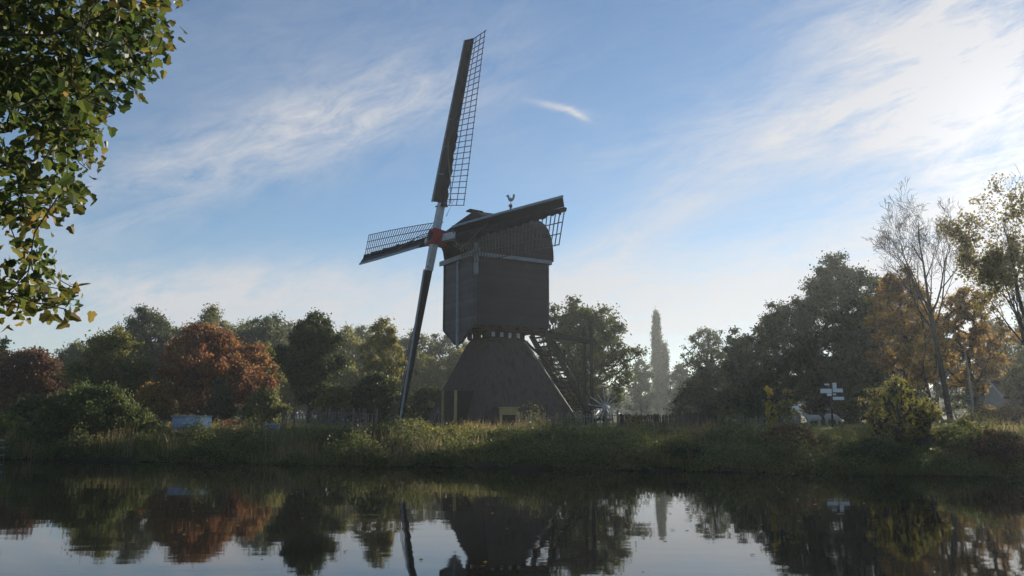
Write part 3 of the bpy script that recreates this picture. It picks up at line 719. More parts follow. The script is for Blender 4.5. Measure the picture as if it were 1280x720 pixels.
# ------------------------------------------------------------------ sheep
def sheep(label, px, Y, face, graze=True, s=1.0, dy=0):
    c = at(px, 525, Y); x = c[0]; z = tz(x, Y)
    root = empty('sheep', (x, Y, z)); tag(root, label, 'sheep', 'sheep grazing on the meadow by the signpost')
    me = bpy.data.meshes.new('sheep_body'); f = face
    vs = [(-.38 * f, 0, .60), (-.12 * f, 0, .62), (.18 * f, 0, .62), (.40 * f, 0, .60)]
    es = [(0, 1), (1, 2), (2, 3)]; rd = [.21, .25, .24, .19]
    def ad(p, v, r_): vs.append(v); es.append((p, len(vs) - 1)); rd.append(r_); return len(vs) - 1
    if graze: n1 = ad(3, (.56 * f, 0, .46), .11); n2 = ad(n1, (.66 * f, 0, .26), .075); n3 = ad(n2, (.74 * f, 0, .12), .05)
    else: n1 = ad(3, (.53 * f, 0, .78), .11); n2 = ad(n1, (.62 * f, 0, .9), .085); n3 = ad(n2, (.78 * f, 0, .83), .05)
    for px_, lx in ((0, -.36), (3, .36)):
        for sy in (-.12, .12):
            k = ad(px_, (lx * f, sy, .40), .075); k = ad(k, ((lx - .03 * (px_ == 0)) * f, sy, .22), .042); k = ad(k, (lx * f, sy, .02), .035)
    ad(0, (-.56 * f, 0, .55), .05)
    for sy in (-.12, .12): ad(n2, tuple(A(*vs[n2]) + A(-.02 * f, sy, .03)), .022)
    me.from_pydata([tuple(np.array(v) * s) for v in vs], es, [])
    o = bpy.data.objects.new('body', me); col.objects.link(o); o.parent = root; me.materials.append(M['wool'])
    sk = o.modifiers.new('skin', 'SKIN'); sub = o.modifiers.new('sub', 'SUBSURF'); sub.levels = sub.render_levels = 2
    for i, d in enumerate(me.skin_vertices[0].data): d.radius = (rd[i] * s, rd[i] * s); d.use_root = (i == 1)
    return root
sheep('woolly white sheep grazing directly under the signpost boards', 1040, 51.5, 1, True, .88)
sheep('pale sheep standing with its head up just left of the signpost', 1017, 50.5, -1, False, .88)
sheep('greyish sheep grazing lower down behind the leafy sapling', 990, 47.0, -1, True, .8)
# ------------------------------------------------------------------ house, road, pole at the right
Y = 84.0; xa = at(1256, 500, Y)[0]; z = tz(xa, Y); ztop = at(1258, 470, Y)[2] 
r = simple('white_house', 'low white rendered house at the right edge behind the trees', 'house', (xa, Y, z)); o = r.location
hh = 2.6; xr = xa + 11
mb = MB(); mb.prism([(xa, Y, z - .2), (xa, Y + 7, z - .2), (xa, Y + 7, z + hh), (xa, Y + 3.5, z + hh + 2.6), (xa, Y, z + hh)], (11, 0, 0)); wl = mb.build('wall', M['whitewash'], r, o)
mb = MB()
for s_ in (0, 1):
    y0, y1 = (Y - .35, Y + 3.5) if not s_ else (Y + 7.35, Y + 3.5)
    mb.prism([(xa - .3, y0, z + hh - .24), (xa - .3, y1, z + hh + 2.66), (xa - .3, y1, z + hh + 2.84), (xa - .3, y0, z + hh - .06)], (11.6, 0, 0))
rf = mb.build('roof', M['tile'], r, o)
mb = MB(); mb.box(A(xa + 3, Y + 3.4, z + hh + 3.1), .7, .6, 1.0); mb.build('chimney', M['brown'], rf, o)
mb = MB(); mb.bar(A(xa - .33, Y - .35, z + hh - .1), A(xa - .33, Y + 3.5, z + hh + 2.78), .25, .05, ZZ); mb.build('barge_board', M['sign'], rf, o)
for dx in (1.2, 3.6, 8.2):
    mb = MB(); mb.box(A(xa + dx, Y - .02, z + 1.5), 1.1, .1, 1.1); fm = mb.build('window', M['sign'], r, o)
    mb = MB(); mb.box(A(xa + dx, Y - .06, z + 1.5), .9, .06, .9); mb.build('pane', M['glass'], fm, o)
mb = MB(); mb.box(A(xa + 6, Y - .02, z + 1.0), 1.0, .1, 2.05); mb.build('door', M['brown'], r, o)
# road in front of the house
mb = MB(); mb.add([(28, 59, 0), (90, 61, 0), (90, 64, 0), (28, 62, 0)], [(0, 1, 2, 3)])
rv = np.array([(28 + 3 * i, 58.5 + .1 * i + k * 3.2) for i in range(22) for k in (0, 1)])
mb = MB(); mb.add([(a, b, tz(a, b) + .06) for a, b in rv], [(2 * i, 2 * i + 2, 2 * i + 3, 2 * i + 1) for i in range(21)])
M['gravel'] = surf('pale_gravel', (.24, .22, .21), (.34, .31, .30), 3, .95, .3)
tag(mb.build('path', M['gravel']), kind='structure')
# picnic bench by the bare tree
Y = 47.5; c = at(1181, 520, Y); x = c[0]; z = tz(x, Y)
r = simple('picnic_bench', 'weathered picnic bench at the foot of the leafless tree', 'bench', (x, Y, z)); o = r.location
mb = MB(); mb.box(A(x, Y, z + .74), 1.5, .7, .05, .2); mb.build('table_top', M['stake'], r, o, bevel=.01)
for q in (-.65, .65):
    mb = MB(); mb.box(A(x, Y, z + .44), 1.5, .25, .04, .2); mb = MB(); mb.frame_box(A(x - math.sin(.2) * q, Y + math.cos(.2) * q, z + .44), (math.cos(.2), math.sin(.2), 0), (-math.sin(.2), math.cos(.2), 0), ZZ, 1.5, .24, .04); mb.build('seat', M['stake'], r, o, bevel=.01)
for q in (-.5, .5):
    mb = MB(); cx, cy = x + math.cos(.2) * q, Y + math.sin(.2) * q; dx, dy = -math.sin(.2), math.cos(.2)
    for s_ in (-1, 1): mb.bar(A(cx + dx * .25 * s_, cy + dy * .25 * s_, z + .72), A(cx + dx * .7 * s_, cy + dy * .7 * s_, z - .05), .09, .05, (1, .2, 0))
    mb.bar(A(cx - dx * .72, cy - dy * .72, z + .40), A(cx + dx * .72, cy + dy * .72, z + .40), .08, .04, ZZ); mb.build('leg_frame', M['stake'], r, o)
# leaning pale birch pole far right
Y = 56; c0, c1 = at(1214, 495, Y), at(1205, 432, Y)
r = simple('leaning_pole', 'slim pale leaning pole right of the leafless tree trunk', 'pole', (c0[0], Y, tz(c0[0], Y))); o = r.location
mb = MB(); mb.tube([A(c0[0] + .1, Y, tz(c0[0], Y) - .1), c0, (c0 + c1) / 2 + A(.03, 0, 0), c1], [.09, .085, .07, .05], 8); mb.build('shaft', M['birch'], r, o, smooth=True)
mb = MB(); mb.blob(c1, .07, .07, .09); mb.build('cap', M['grey'], r, o)

# ------------------------------------------------------------------ trees
WOOD = 'trees of the hazy wood behind the meadow'
tree('maple_tree', 'copper-red maple at the far left edge of the bank', 38, 60, 429, 105, 'copper', 'round', .12, 120, 150, .2, lobes=1.5, group='autumn garden trees')
tree('green_tree', 'dark green treetop cut by the left photo edge behind the copper maple', -6, 75, 418, 60, 'green', 'round', .1, 70, 120, .22)
tree('poplar_bush_tree', 'green tree with yellowing crest between the copper maple and the big red tree', 140, 58, 411, 105, 'ygreen', 'oval', .1, 130, 150, .19, r=.2, tintshift=-.12)
tree('lime_tree', 'tall grey-green tree behind the yellow-crested one', 184, 88, 383, 84, 'grey', 'round', .2, 130, 150, .25, r=.3)
tree('red_oak', 'large spreading tree with orange-red autumn foliage above the blue shed', 258, 60, 402, 140, 'red', 'round', .12, 190, 150, .2, .12, r=.3, lobes=1.5, fill=.2)
tree('red_oak', 'lower red-orange tree touching the right side of the large red tree', 318, 61, 428, 70, 'red', 'round', .15, 70, 120, .19, .16, r=.14, tintshift=.1, lobes=1.4)
tree('willow_tree', 'broad grey-green tree rising behind the left part of the red tree', 268, 95, 385, 100, 'olive', 'round', .1, 140, 150, .26)
tree('willow_tree', 'broad grey-green tree behind the gap between red and dark green trees', 335, 92, 388, 100, 'grey', 'round', .1, 140, 150, .26)
tree('birch_tree', 'yellowish small tree just left of the dark green tree', 328, 72, 424, 60, 'ygreen', 'oval', .15, 80, 130, .2)
tree('alder_tree', 'dense dark green tree with a short visible trunk left of the lower sail', 392, 55, 389, 96, 'dark', 'oval', .2, 170, 170, .18, .14, r=.22, fill=.25)
tree('birch_tree', 'slender yellow-green birch left of the lower windmill sail', 480, 62, 393, 62, 'ygreen', 'oval', .18, 110, 85, .16, .15, r=.12, group=None, bark='birch', droopy=.7, tintshift=.1)
tree('hawthorn_bush', 'big dark green rounded bush below the slender birch', 474, 52, 463, 84, 'dark', 'dome', .02, 110, 150, .16, .16)
tree('cypress_tree', 'small dark conifer with a thin stem beside the blue shed', 277, 50, 470, 42, 'conifer', 'cone', .14, 70, 110, .13, .24, r=.06)
tree('garden_bush', 'olive green bush between the conifer and the dark green tree', 333, 50, 482, 66, 'olive', 'dome', .02, 80, 140, .15, .18, cat='bush')
tree('garden_bush', 'grey-green bush tucked behind the garden fence', 420, 50, 478, 60, 'olive', 'dome', .02, 70, 130, .15, .18, cat='bush')
tree('willow_bush', 'huge dark rounded willow bush overhanging the water on the left bank', 112, 37, 478, 150, 'green', 'dome', .0, 210, 190, .12, .13, cat='bush', tintshift=-.05, sag=.8)
tree('willow_bush', 'lower right shoulder of willow scrub beside the huge willow bush', 168, 37.4, 508, 80, 'olive', 'dome', .0, 90, 150, .11, .18, cat='bush', sag=.8)
tree('willow_bush', 'bright green scrub at the very left edge of the bank', 4, 38.4, 512, 62, 'ygreen', 'dome', .0, 70, 150, .11, .18, cat='bush')
tree('willow_bush', 'dark scrub under the copper maple at the left bank', 42, 42, 494, 90, 'dark', 'dome', .0, 90, 150, .14, .18, cat='bush')
tree('garden_bush', 'brownish bush between the willow and the blue shed', 190, 48, 476, 66, 'orange', 'dome', .0, 70, 140, .15, .18, cat='bush', tintshift=-.3)
tree('garden_bush', 'small rust-red bush at the foot of the conifer', 290, 45, 524, 30, 'red', 'dome', .0, 36, 90, .09, .2, cat='bush')
# the hazy wood in the middle distance
for px, Y, top, w, lf, lab in ((432, 105, 405, 70, 'ygreen', 'hazy yellow-green tree behind the slender birch, left one'), (505, 112, 410, 66, 'olive', 'hazy olive tree seen between birch and lower sail'),
        (556, 118, 413, 70, 'grey', 'hazy grey-green tree seen between lower sail and windmill body'), (600, 125, 420, 64, 'olive', 'hazy olive tree showing just beside the windmill collar'),
        (215, 118, 402, 60, 'olive', 'hazy tree between the tall grey-green tree and the red tree'), (300, 122, 398, 64, 'ygreen', 'hazy yellow-green tree peeping over the red tree'), (370, 118, 400, 60, 'ygreen', 'hazy yellow-green tree directly left of the dark green tree'), (455, 128, 402, 56, 'olive', 'hazy olive tree right behind the slender birch'), (578, 100, 436, 58, 'ygreen', 'smaller yellow-green tree low beside the thatched base'), (100, 110, 425, 60, 'olive', 'hazy olive tree between the copper maple and the yellow-crested tree'), (430, 88, 445, 70, 'ygreen', 'low yellow-green tree behind the garden fence'), (345, 84, 446, 60, 'ygreen', 'low yellow-green tree between red tree and dark green tree'),
        (408, 130, 408, 60, 'olive', 'hazy olive tree peeping over the dark green tree'), (530, 96, 440, 60, 'ygreen', 'smaller yellow-green tree low behind the lower sail'), (650, 120, 428, 70, 'ygreen', 'hazy yellow-green tree seen between stairs and thatched base')):
    tree('woodland_tree', lab, px, Y, top, w * 1.35, lf, 'round', .04, 120, 120, .3, .15, r=.25, group=WOOD)
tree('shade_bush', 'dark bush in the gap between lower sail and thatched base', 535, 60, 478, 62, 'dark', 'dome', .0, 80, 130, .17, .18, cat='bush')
# right of the mill
tree('oak_tree', 'dark open-crowned oak right behind the windmill stairs', 729, 64, 372, 132, 'green', 'round', .1, 190, 150, .2, .12, r=.28, tintshift=-.05, lobes=1.4, fill=.2)
tree('lombardy_poplar', 'tall narrow poplar rising through the mist', 820, 190, 389, 17, 'grey', 'column', .04, 300, 120, .32, .30, r=.4, flat=1.7, fill=.0)
tree('lombardy_poplar', 'shorter narrow poplar leaning against the right side of the tall one', 830, 186, 428, 15, 'grey', 'column', .04, 160, 110, .32, .34, r=.3, flat=1.7, fill=.0)
tree('field_tree', 'low hazy hedge tree left of the poplar foot', 800, 150, 446, 40, 'grey', 'dome', .0, 60, 90, .4, .2)
tree('field_tree', 'low hazy hedge tree right of the poplar foot', 850, 155, 452, 48, 'grey', 'dome', .0, 60, 90, .4, .2)
tree('ash_tree', 'airy half-bare tree between the poplar and the big dark tree', 884, 88, 404, 78, 'grey', 'vase', .25, 120, 45, .2, .13, r=.22, fill=.15)
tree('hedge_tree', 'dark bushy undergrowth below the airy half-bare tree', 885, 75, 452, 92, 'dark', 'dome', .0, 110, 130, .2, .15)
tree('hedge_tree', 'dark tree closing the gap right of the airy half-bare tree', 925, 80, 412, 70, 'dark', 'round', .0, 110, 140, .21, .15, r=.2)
tree('hedge_tree', 'tall dark tree behind the right flank of the massive domed tree', 1095, 78, 345, 100, 'dark', 'round', .0, 150, 140, .23, .14, r=.3)
tree('chestnut_tree', 'massive dark tree with a domed crown right of centre', 1048, 66, 321, 150, 'dark', 'round', .08, 230, 170, .21, .13, r=.4, fill=.3)
tree('chestnut_tree', 'lower dark tree forming the left shoulder of the massive one', 968, 68, 378, 92, 'dark', 'round', .04, 130, 150, .21, .15, r=.25)
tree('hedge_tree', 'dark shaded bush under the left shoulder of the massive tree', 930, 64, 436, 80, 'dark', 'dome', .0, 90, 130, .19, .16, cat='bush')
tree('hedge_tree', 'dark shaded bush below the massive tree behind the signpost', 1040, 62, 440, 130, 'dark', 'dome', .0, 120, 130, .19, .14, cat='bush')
tree('maple_tree', 'orange and brown maple in front of the massive dark tree', 1125, 58, 338, 112, 'orange', 'round', .25, 140, 105, .18, .13, r=.2, tintshift=-.15, fill=.2)
tree('maple_tree', 'golden maple behind the leafless tree trunk', 1205, 60, 352, 95, 'orange', 'round', .2, 120, 90, .18, .13, r=.2, tintshift=-.1, fill=.2)
bare_tree('leafless_tree', 'tall nearly leafless tree with a fan of fine twigs', 50, 1187, (1164, 392), 262, .85, r=.17, seed=5, limbs=8, lean=-.12, depth=4, side=5)
tree('maple_tree', 'thin orange-leaved tree low in front of the leafless tree', 1150, 52, 372, 78, 'orange', 'oval', .3, 60, 40, .16, .16, r=.08, fill=.2, dens=1, pm=1, tintshift=.05)
bare_tree('plane_tree', 'sparse yellow-leaved tree at the right edge with open branching', 42, 1292, (1282, 400), 258, .62, 'gold', 12500, r=.14, ls=.14, seed=8, limbs=11, low=4, lean=-.10, depth=4, side=4)
for px, Y, top, w, lf, lab in ((1235, 88, 398, 90, 'grey', 'misty grey-green tree behind the golden maple at right'), (1290, 80, 385, 90, 'olive', 'misty olive tree at the right edge above the white house'), (1165, 92, 410, 90, 'grey', 'misty grey-green tree behind the leafless tree trunk'), (1105, 86, 400, 90, 'dark', 'dim tree between the massive tree and the orange maple')):
    tree('woodland_tree', lab, px, Y, top, w, lf, 'round', .05, 100, 110, .25, .17, r=.25, group='misty trees at the right')
tree('garden_bush', 'bush hanging in front of the white house at the right edge', 1275, 60, 455, 40, 'olive', 'round', .3, 50, 110, .17, .2, cat='bush')
tree('hedge', 'low brown hedge running in front of the white house', 1255, 56, 505, 120, 'orange', 'dome', .0, 110, 110, .12, .1, cat='hedge', depth=.25, tintshift=-.4)
# distant tree line closing the meadow
n = 95000; az = rng.random(n); px = -150 + 1600 * az; Yd = 235 + rng.random(n) * 45
xx = (px - 640) / F * Yd; crest = 9.5 + 2.6 * np.sin(px * .021) + 1.6 * np.sin(px * .06 + 1) + 1.1 * np.sin(px * .17 + 2)
zz = 1.1 + crest * rng.random(n) ** .7 + rng.normal(size=n) * .4
o = fastmesh('distant_wood', leaf_quads(np.stack([xx, Yd, zz], 1), .95 + .6 * rng.random(n), .3), 4, LM['grey'], None, tint=.4 + .2 * np.sin(px * .05) + .15 * rng.normal(size=n)); tag(o, kind='stuff')

# bank saplings and bushes
tree('sapling', 'slender yellow-leaved sapling on the right bank, bright against dark trees', 962, 30.4, 475, 17, 'yellow', 'oval', .1, 44, 30, .10, .26, r=.02, dens=1, pm=1, tintshift=.2, cat='sapling', sag=.5)  # raised tint puts the glow of sun through the leaves into their colour
tree('sapling', 'thin green sapling just right of the slender yellow one', 983, 30.4, 482, 34, 'ygreen', 'oval', .2, 44, 12, .09, .26, r=.02, dens=1, pm=1, cat='sapling', fill=.1)
tree('alder_bush', 'tall airy green and gold bush on the right bank', 1118, 29.4, 470, 104, 'ygreen', 'oval', .02, 230, 34, .085, .11, dens=1, pm=1, tintshift=.15, lobes=1.6, cat='bush', fill=.1)
tree('alder_bush', 'smaller yellow bush on the right flank of the tall airy bush', 1150, 28.4, 502, 44, 'yellow', 'oval', .0, 60, 36, .08, .2, cat='bush', fill=.1, dens=1, pm=1)
tree('bramble_bush', 'dark reddish bramble mound below the two saplings', 985, 29.3, 528, 74, 'copper', 'dome', .0, 110, 110, .075, .16, cat='bush', tintshift=-.2)
tree('bramble_bush', 'shaded green mound at the water below the tall airy bush', 1090, 27.9, 545, 110, 'dark', 'low', .0, 120, 120, .08, .16, cat='bush')
tree('bramble_bush', 'brown mound at the right edge of the bank', 1240, 26.9, 536, 150, 'copper', 'low', .0, 150, 110, .08, .12, cat='bush', tintshift=-.25)
tree('bramble_bush', 'olive scrub left of the brown mound on the right bank', 1185, 28.9, 528, 60, 'olive', 'dome', .0, 80, 90, .08, .18, cat='bush')
tree('riverside_bush', 'bright green mound on the bank just below the lower sail tip', 515, 35.9, 523, 92, 'ygreen', 'dome', .0, 120, 120, .09, .14, cat='bush')
tree('riverside_bush', 'dark green leafy mound touching the water left of the lower sail', 440, 34.9, 536, 130, 'dark', 'dome', .0, 150, 130, .09, .12, cat='bush')
tree('riverside_bush', 'yellow upright herbs in front of the blue shed', 228, 36, 536, 40, 'ygreen', 'dome', .0, 60, 80, .08, .2, cat='bush', tintshift=.15)
tree('riverside_bush', 'dark mound of reeds and leaves left of the garden fence', 345, 36.4, 540, 90, 'green', 'dome', .0, 100, 120, .09, .15, cat='bush')
tree('riverside_bush', 'green mound in front of the ochre hatch of the windmill', 640, 34.4, 536, 110, 'green', 'dome', .0, 110, 120, .085, .14, cat='bush')
tree('riverside_bush', 'brownish mound below the stake fence', 735, 31.4, 556, 130, 'olive', 'low', .0, 110, 110, .075, .12, cat='bush', tintshift=-.25)
tree('riverside_bush', 'low dark mound at the water below the wicker fence', 860, 29.7, 560, 150, 'dark', 'low', .0, 120, 120, .08, .12, cat='bush')
tree('seedhead_bush', 'pinkish brown seedheads beside the ochre hatch', 590, 38, 528, 46, 'flower', 'dome', .0, 60, 60, .06, .2, cat='bush')
tree('seedhead_bush', 'pinkish brown seedheads right of the ochre hatch', 654, 37.5, 531, 30, 'flower', 'dome', .0, 40, 60, .06, .2, cat='bush')
tree('seedhead_bush', 'orange plume plants right of the winch wheel', 795, 41, 518, 22, 'orange', 'oval', .0, 36, 45, .07, .25, cat='bush', tintshift=.1)

for px, Y, top, w, lf, pr, lab in (
        (300, 35.5, 540, 60, 'ygreen', 'dome', 'yellow-green herb mound at the shore below the small rust-red bush'),
        (395, 34.5, 533, 70, 'olive', 'dome', 'olive mound on the bank in front of the garden fence'),
        (475, 34, 528, 60, 'green', 'dome', 'green mound just left of the bright mound below the lower sail tip'),
        (555, 34.5, 531, 70, 'ygreen', 'dome', 'yellow-green mound in front of the windmill doorway'),
        (590, 32, 552, 110, 'green', 'low', 'broad green shore mound below the seedheads'),
        (700, 34, 543, 80, 'olive', 'dome', 'olive mound in front of the chestnut stakes'),
        (800, 31.5, 549, 90, 'green', 'low', 'green mound halfway down the bank below the orange plumes'),
        (905, 31, 541, 70, 'ygreen', 'dome', 'yellow-green mound left of the reddish bramble mound'),
        (1030, 30, 540, 80, 'olive', 'dome', 'olive mound between the reddish brambles and the tall airy bush'),
        (1205, 30, 522, 50, 'ygreen', 'dome', 'yellow-green scrub behind the brown mound at the right edge')):
    tree('riverside_bush', lab, px, Y, top, w, lf, pr, .0, 70, 80, .085, .16, cat='bush')
# ------------------------------------------------------------------ grass and reeds on the bank
def blades(name, n, xr, sr, hlo, hhi, wid, leaf, seed, patch=.5, bend=.35, tshift=0):
    rg = np.random.default_rng(seed)
    x = xr[0] + (xr[1] - xr[0]) * rg.random(n); s = sr[0] + (sr[1] - sr[0]) * rg.random(n) ** 1.3
    y = BY + (s - x * BN[0]) / BN[1]
    m = np.sin(x * .55 + 1.3 * seed) + np.sin(x * 1.7 + y * .9) * .6 + np.sin(y * 1.1 - x * .4 + seed) * .7 + rg.normal(size=n) * .5
    k = m > (-1.2 + 2 * patch); x, y, m = x[k], y[k], m[k]; n = len(x)
    k = (np.abs(x / np.maximum(y, 1)) < .80); x, y, m = x[k], y[k], m[k]; n = len(x)
    z = np.maximum(terr(x, y), -.05); h = (hlo + (hhi - hlo) * rg.random(n) ** 1.5) * (1 + .25 * np.sin(x * 1.3 + y))
    a = rg.random(n) * 2 * PI; dx, dy = np.cos(a), np.sin(a); w = wid * (.6 + .8 * rg.random(n)) / 2
    la = rg.random(n) * 2 * PI; ben = bend * h * rg.random(n)
    tx, ty = np.cos(la) * ben, np.sin(la) * ben
    p0 = np.stack([x - dx * w, y - dy * w, z - .03], 1); p1 = np.stack([x + dx * w, y + dy * w, z - .03], 1)
    p2 = np.stack([x + tx * .3 + dx * w * .8, y + ty * .3 + dy * w * .8, z + h * .6], 1); p3 = np.stack([x + tx * .3 - dx * w * .8, y + ty * .3 - dy * w * .8, z + h * .6], 1)
    t0 = np.stack([x + tx - dx * w * .15, y + ty - dy * w * .15, z + h], 1); t1 = np.stack([x + tx + dx * w * .15, y + ty + dy * w * .15, z + h], 1)
    q = np.concatenate([np.stack([p0, p1, p2, p3], 1), np.stack([p3, p2, t1, t0], 1)]).reshape(-1, 3)
    tint = .45 + .16 * np.sin(x * .8 + y * .5) + .2 * rg.normal(size=n) + tshift
    o = fastmesh(name, q, 4, LM[leaf], None, tint=np.concatenate([tint, tint])); tag(o, kind='stuff'); return o
blades('meadow_grass', 130000, (-32, 36), (1.5, 30), .04, .14, .03, 'grass', 1, .1, .6)
blades('bank_grass', 90000, (-30, 24), (-.1, 6), .12, .38, .028, 'grass', 2, .3, .5, .05)
blades('reeds', 16000, (-28, -1), (-.3, 4.0), .3, .85, .024, 'reed', 4, .62, .35)
blades('dry_stalks', 9000, (-20, 26), (4, 13), .25, .6, .02, 'reed', 7, .55, .35)
blades('shore_reeds', 12000, (0, 22), (-.3, 1.2), .15, .5, .022, 'reed', 9, .45, .5, -.3)
def undergrowth(name, n, xr, sr, hmax, ls, leaf, seed, thr, tshift=0):
    """herbs and low scrub: leaves heaped in irregular mounds along the bank"""
    rg = np.random.default_rng(seed)
    x = xr[0] + (xr[1] - xr[0]) * rg.random(n); sdd = sr[0] + (sr[1] - sr[0]) * rg.random(n) ** 1.2
    y = BY + (sdd - x * BN[0]) / BN[1]
    f = .5 + .2 * np.sin(x * .9 + seed) + .16 * np.sin(x * 2.3 + y * 1.3 + seed) + .14 * np.sin(y * 2.1 - x * .7) + .1 * np.sin(x * 4.7 + y * 3.1 + seed)
    k = (f > thr) & (np.abs(x / y) < .8); x, y, f = x[k], y[k], f[k]; n = len(x)
    h = hmax * (f - thr) / (1 - thr) * (rg.random(n) ** .55) * (1 + .25 * rg.normal(size=n)); z = np.maximum(terr(x, y), 0) + np.abs(h) + .02
    tint = .45 + .2 * np.sin(x * 1.1 + y * .7 + seed) + .17 * rg.normal(size=n) + tshift
    o = fastmesh(name, leaf_quads(np.stack([x + rg.normal(size=n) * .06, y, z], 1), ls * (.5 + rg.random(n)), .2, .6, rg), 4, LM[leaf], None, tint=tint); tag(o, kind='stuff')
undergrowth('bank_herbs', 190000, (-30, 22), (-.6, 4.6), 1.2, .08, 'olive', 31, .36, .0)
undergrowth('bank_scrub', 110000, (-30, 22), (-.8, 3.0), 1.0, .085, 'green', 32, .42)
undergrowth('yellowing_herbs', 110000, (-24, 18), (0, 6.5), .7, .07, 'ygreen', 35, .44, .05)
undergrowth('reddish_herbs', 50000, (-22, 20), (1, 8), .65, .06, 'flower', 39, .56, -.15)

# ------------------------------------------------------------------ overhanging lime branch, near left
BND = [(0, 222), (28, 212), (77, 206), (100, 180), (125, 160), (154, 130), (188, 128), (228, 112), (248, 106), (262, 78), (285, 60), (313, 56), (342, 72), (365, 110), (385, 104), (402, 50)]
by = np.array([b[0] for b in BND]); bxr = np.array([b[1] for b in BND])
rg = np.random.default_rng(21); pts = []
while len(pts) < 2100:
    py = rg.uniform(-190, 396); px = rg.uniform(-330, 222)
    lim = np.interp(py, by, bxr) if py > 0 else 222 + (-py) * .55
    if px > lim - 7: continue
    if py > 268 and px < 40 and rg.random() < .25: continue
    if py > 330 and px < -40: continue
    dens = 1.0 if py < 230 else .72
    if rg.random() > dens: continue
    if (px - 25) ** 2 / 500 + (py - 172) ** 2 / 900 < 1 and rg.random() < .7: continue
    if (px - 5) ** 2 / 700 + (py - 305) ** 2 / 900 < 1: continue
    pts.append(at(px, py, 6.6 + rg.normal() * .55))
pts = np.array(pts)
tb = A(-7.6, 6.2, 0); tb[1] = 3.2; tb[2] = tz(tb[0], tb[1])
tr = [tb - ZZ * .1, tb + A(.02, .1, 1.0), tb + A(.1, .4, 2.2), tb + A(.25, .9, 3.4), tb + A(.6, 1.6, 4.5), tb + A(1.2, 2.3, 5.5), tb + A(2.1, 3.0, 6.2)]
NP, par = skeleton(tr, pts, kdist=.55, upbias=.0); rad = wood(NP, par, .0035, .16, .85)
root = empty('lime_tree', tb); tag(root, 'near lime tree whose leafy branch hangs into the upper left corner', 'tree')
fastmesh('trunk', tubes(NP, par, rad, 7), 4, M['bark'], root, root.location)
# leaves: heart shaped, folded along the midrib, hanging from short stalks
outl = [(0, 0), (.26, -.06), (.56, .22), (.36, .46), (.30, .80), (0, 1.05)]
nL = 0; quads = []; tints = []
for p_ in pts:
    lowr = (p_[2] < 3.6); k = rg.integers(6, 10) if not lowr else rg.integers(6, 10)
    ct = .38 + .2 * rg.normal() + (.18 if lowr else 0)
    for j in range(k):
        c = p_ + np.clip(rg.normal(size=3), -1.5, 1.5) * A(.075, .10, .07); s = .04 + .055 * rg.random() ** .7
        d = unit(A(rg.normal() * .9, rg.normal() * .9, -.75 + rg.normal() * .6)); sd = unit(np.cross(d, rg.normal(size=3))); nn_ = np.cross(sd, d)
        fold = rg.uniform(.1, .35)
        curl = rg.uniform(-.15, .4); wf = rg.uniform(.7, 1.1)
        for sg in (-1, 1):
            P = [c + d * v * s + sd * sg * u * s * wf + nn_ * (fold * u - curl * v * v) * s for u, v in outl]
            quads += [P[0], P[1], P[2], P[3], P[0], P[3], P[4], P[5]]; 
            t = ct + .12 * rg.normal(); tints += [t, t]
fastmesh('crown', np.array(quads), 4, LM['lime'], root, root.location, np.array(tints))

# fallen leaves on the water
mb = MB(); rg = np.random.default_rng(3); n = 110
fx = rg.uniform(-9, 9, n); fy = rg.uniform(10, 21, n); c = np.stack([fx, fy, np.full(n, .012)], 1)
qs = []
for q in c:
    a = rg.random() * 2 * PI; s = rg.uniform(.02, .06); e1, e2 = A(math.cos(a), math.sin(a), .1), A(-math.sin(a), math.cos(a), 0)
    qs += [q - e1 * s, q + e2 * s * .6, q + e1 * s, q - e2 * s * .6]
o = fastmesh('fallen_leaves', np.array(qs), 4, LM['orange'], None, tint=rg.random(n)); tag(o, kind='stuff')

# ------------------------------------------------------------------ haze
hz, nt = newmat('morning_haze'); out = nd(nt, 'ShaderNodeOutputMaterial'); pv = nd(nt, 'ShaderNodeVolumePrincipled')
pv.inputs['Color'].default_value = (.86, .94, 1, 1); pv.inputs['Density'].default_value = .00056; pv.inputs['Anisotropy'].default_value = .52
nt.links.new(pv.outputs[0], out.inputs['Volume'])
mb = MB(); mb.box(A(0, 1200, 14), 3200, 3000, 33); tag(mb.build('haze', hz), kind='stuff')

# ------------------------------------------------------------------ sky and sun
SV = unit(at(1305, 195, 1.0) - CAM); SEL = math.asin(SV[2]); SAZ = math.atan2(SV[0], SV[1])
w = bpy.data.worlds.new('World'); sc.world = w; w.use_nodes = True; nt = w.node_tree; nt.nodes.clear(); L = nt.links.new
wo = nd(nt, 'ShaderNodeOutputWorld'); bg = nd(nt, 'ShaderNodeBackground'); bg.inputs['Strength'].default_value = .085
sky = nd(nt, 'ShaderNodeTexSky', sky_type='NISHITA'); sky.sun_disc = False; sky.sun_elevation = SEL; sky.sun_rotation = SAZ
sky.air_density = 1.0; sky.dust_density = .0; sky.ozone_density = 3.2
tc = nd(nt, 'ShaderNodeTexCoord'); sx = nd(nt, 'ShaderNodeSeparateXYZ'); L(tc.outputs['Generated'], sx.inputs[0])
def mth(op, a, b=None, c=None, clamp=False):
    n = nd(nt, 'ShaderNodeMath', operation=op); n.use_clamp = clamp
    for i, v in enumerate((a, b, c)):
        if v is None: continue
        if isinstance(v, (int, float)): n.inputs[i].default_value = v
        else: L(v, n.inputs[i])
    return n.outputs[0]
AZ = mth('ARCTAN2', sx.outputs[0], sx.outputs[1]); EL = mth('ARCSINE', sx.outputs[2])
cv = nd(nt, 'ShaderNodeCombineXYZ'); L(AZ, cv.inputs[0]); L(EL, cv.inputs[1])
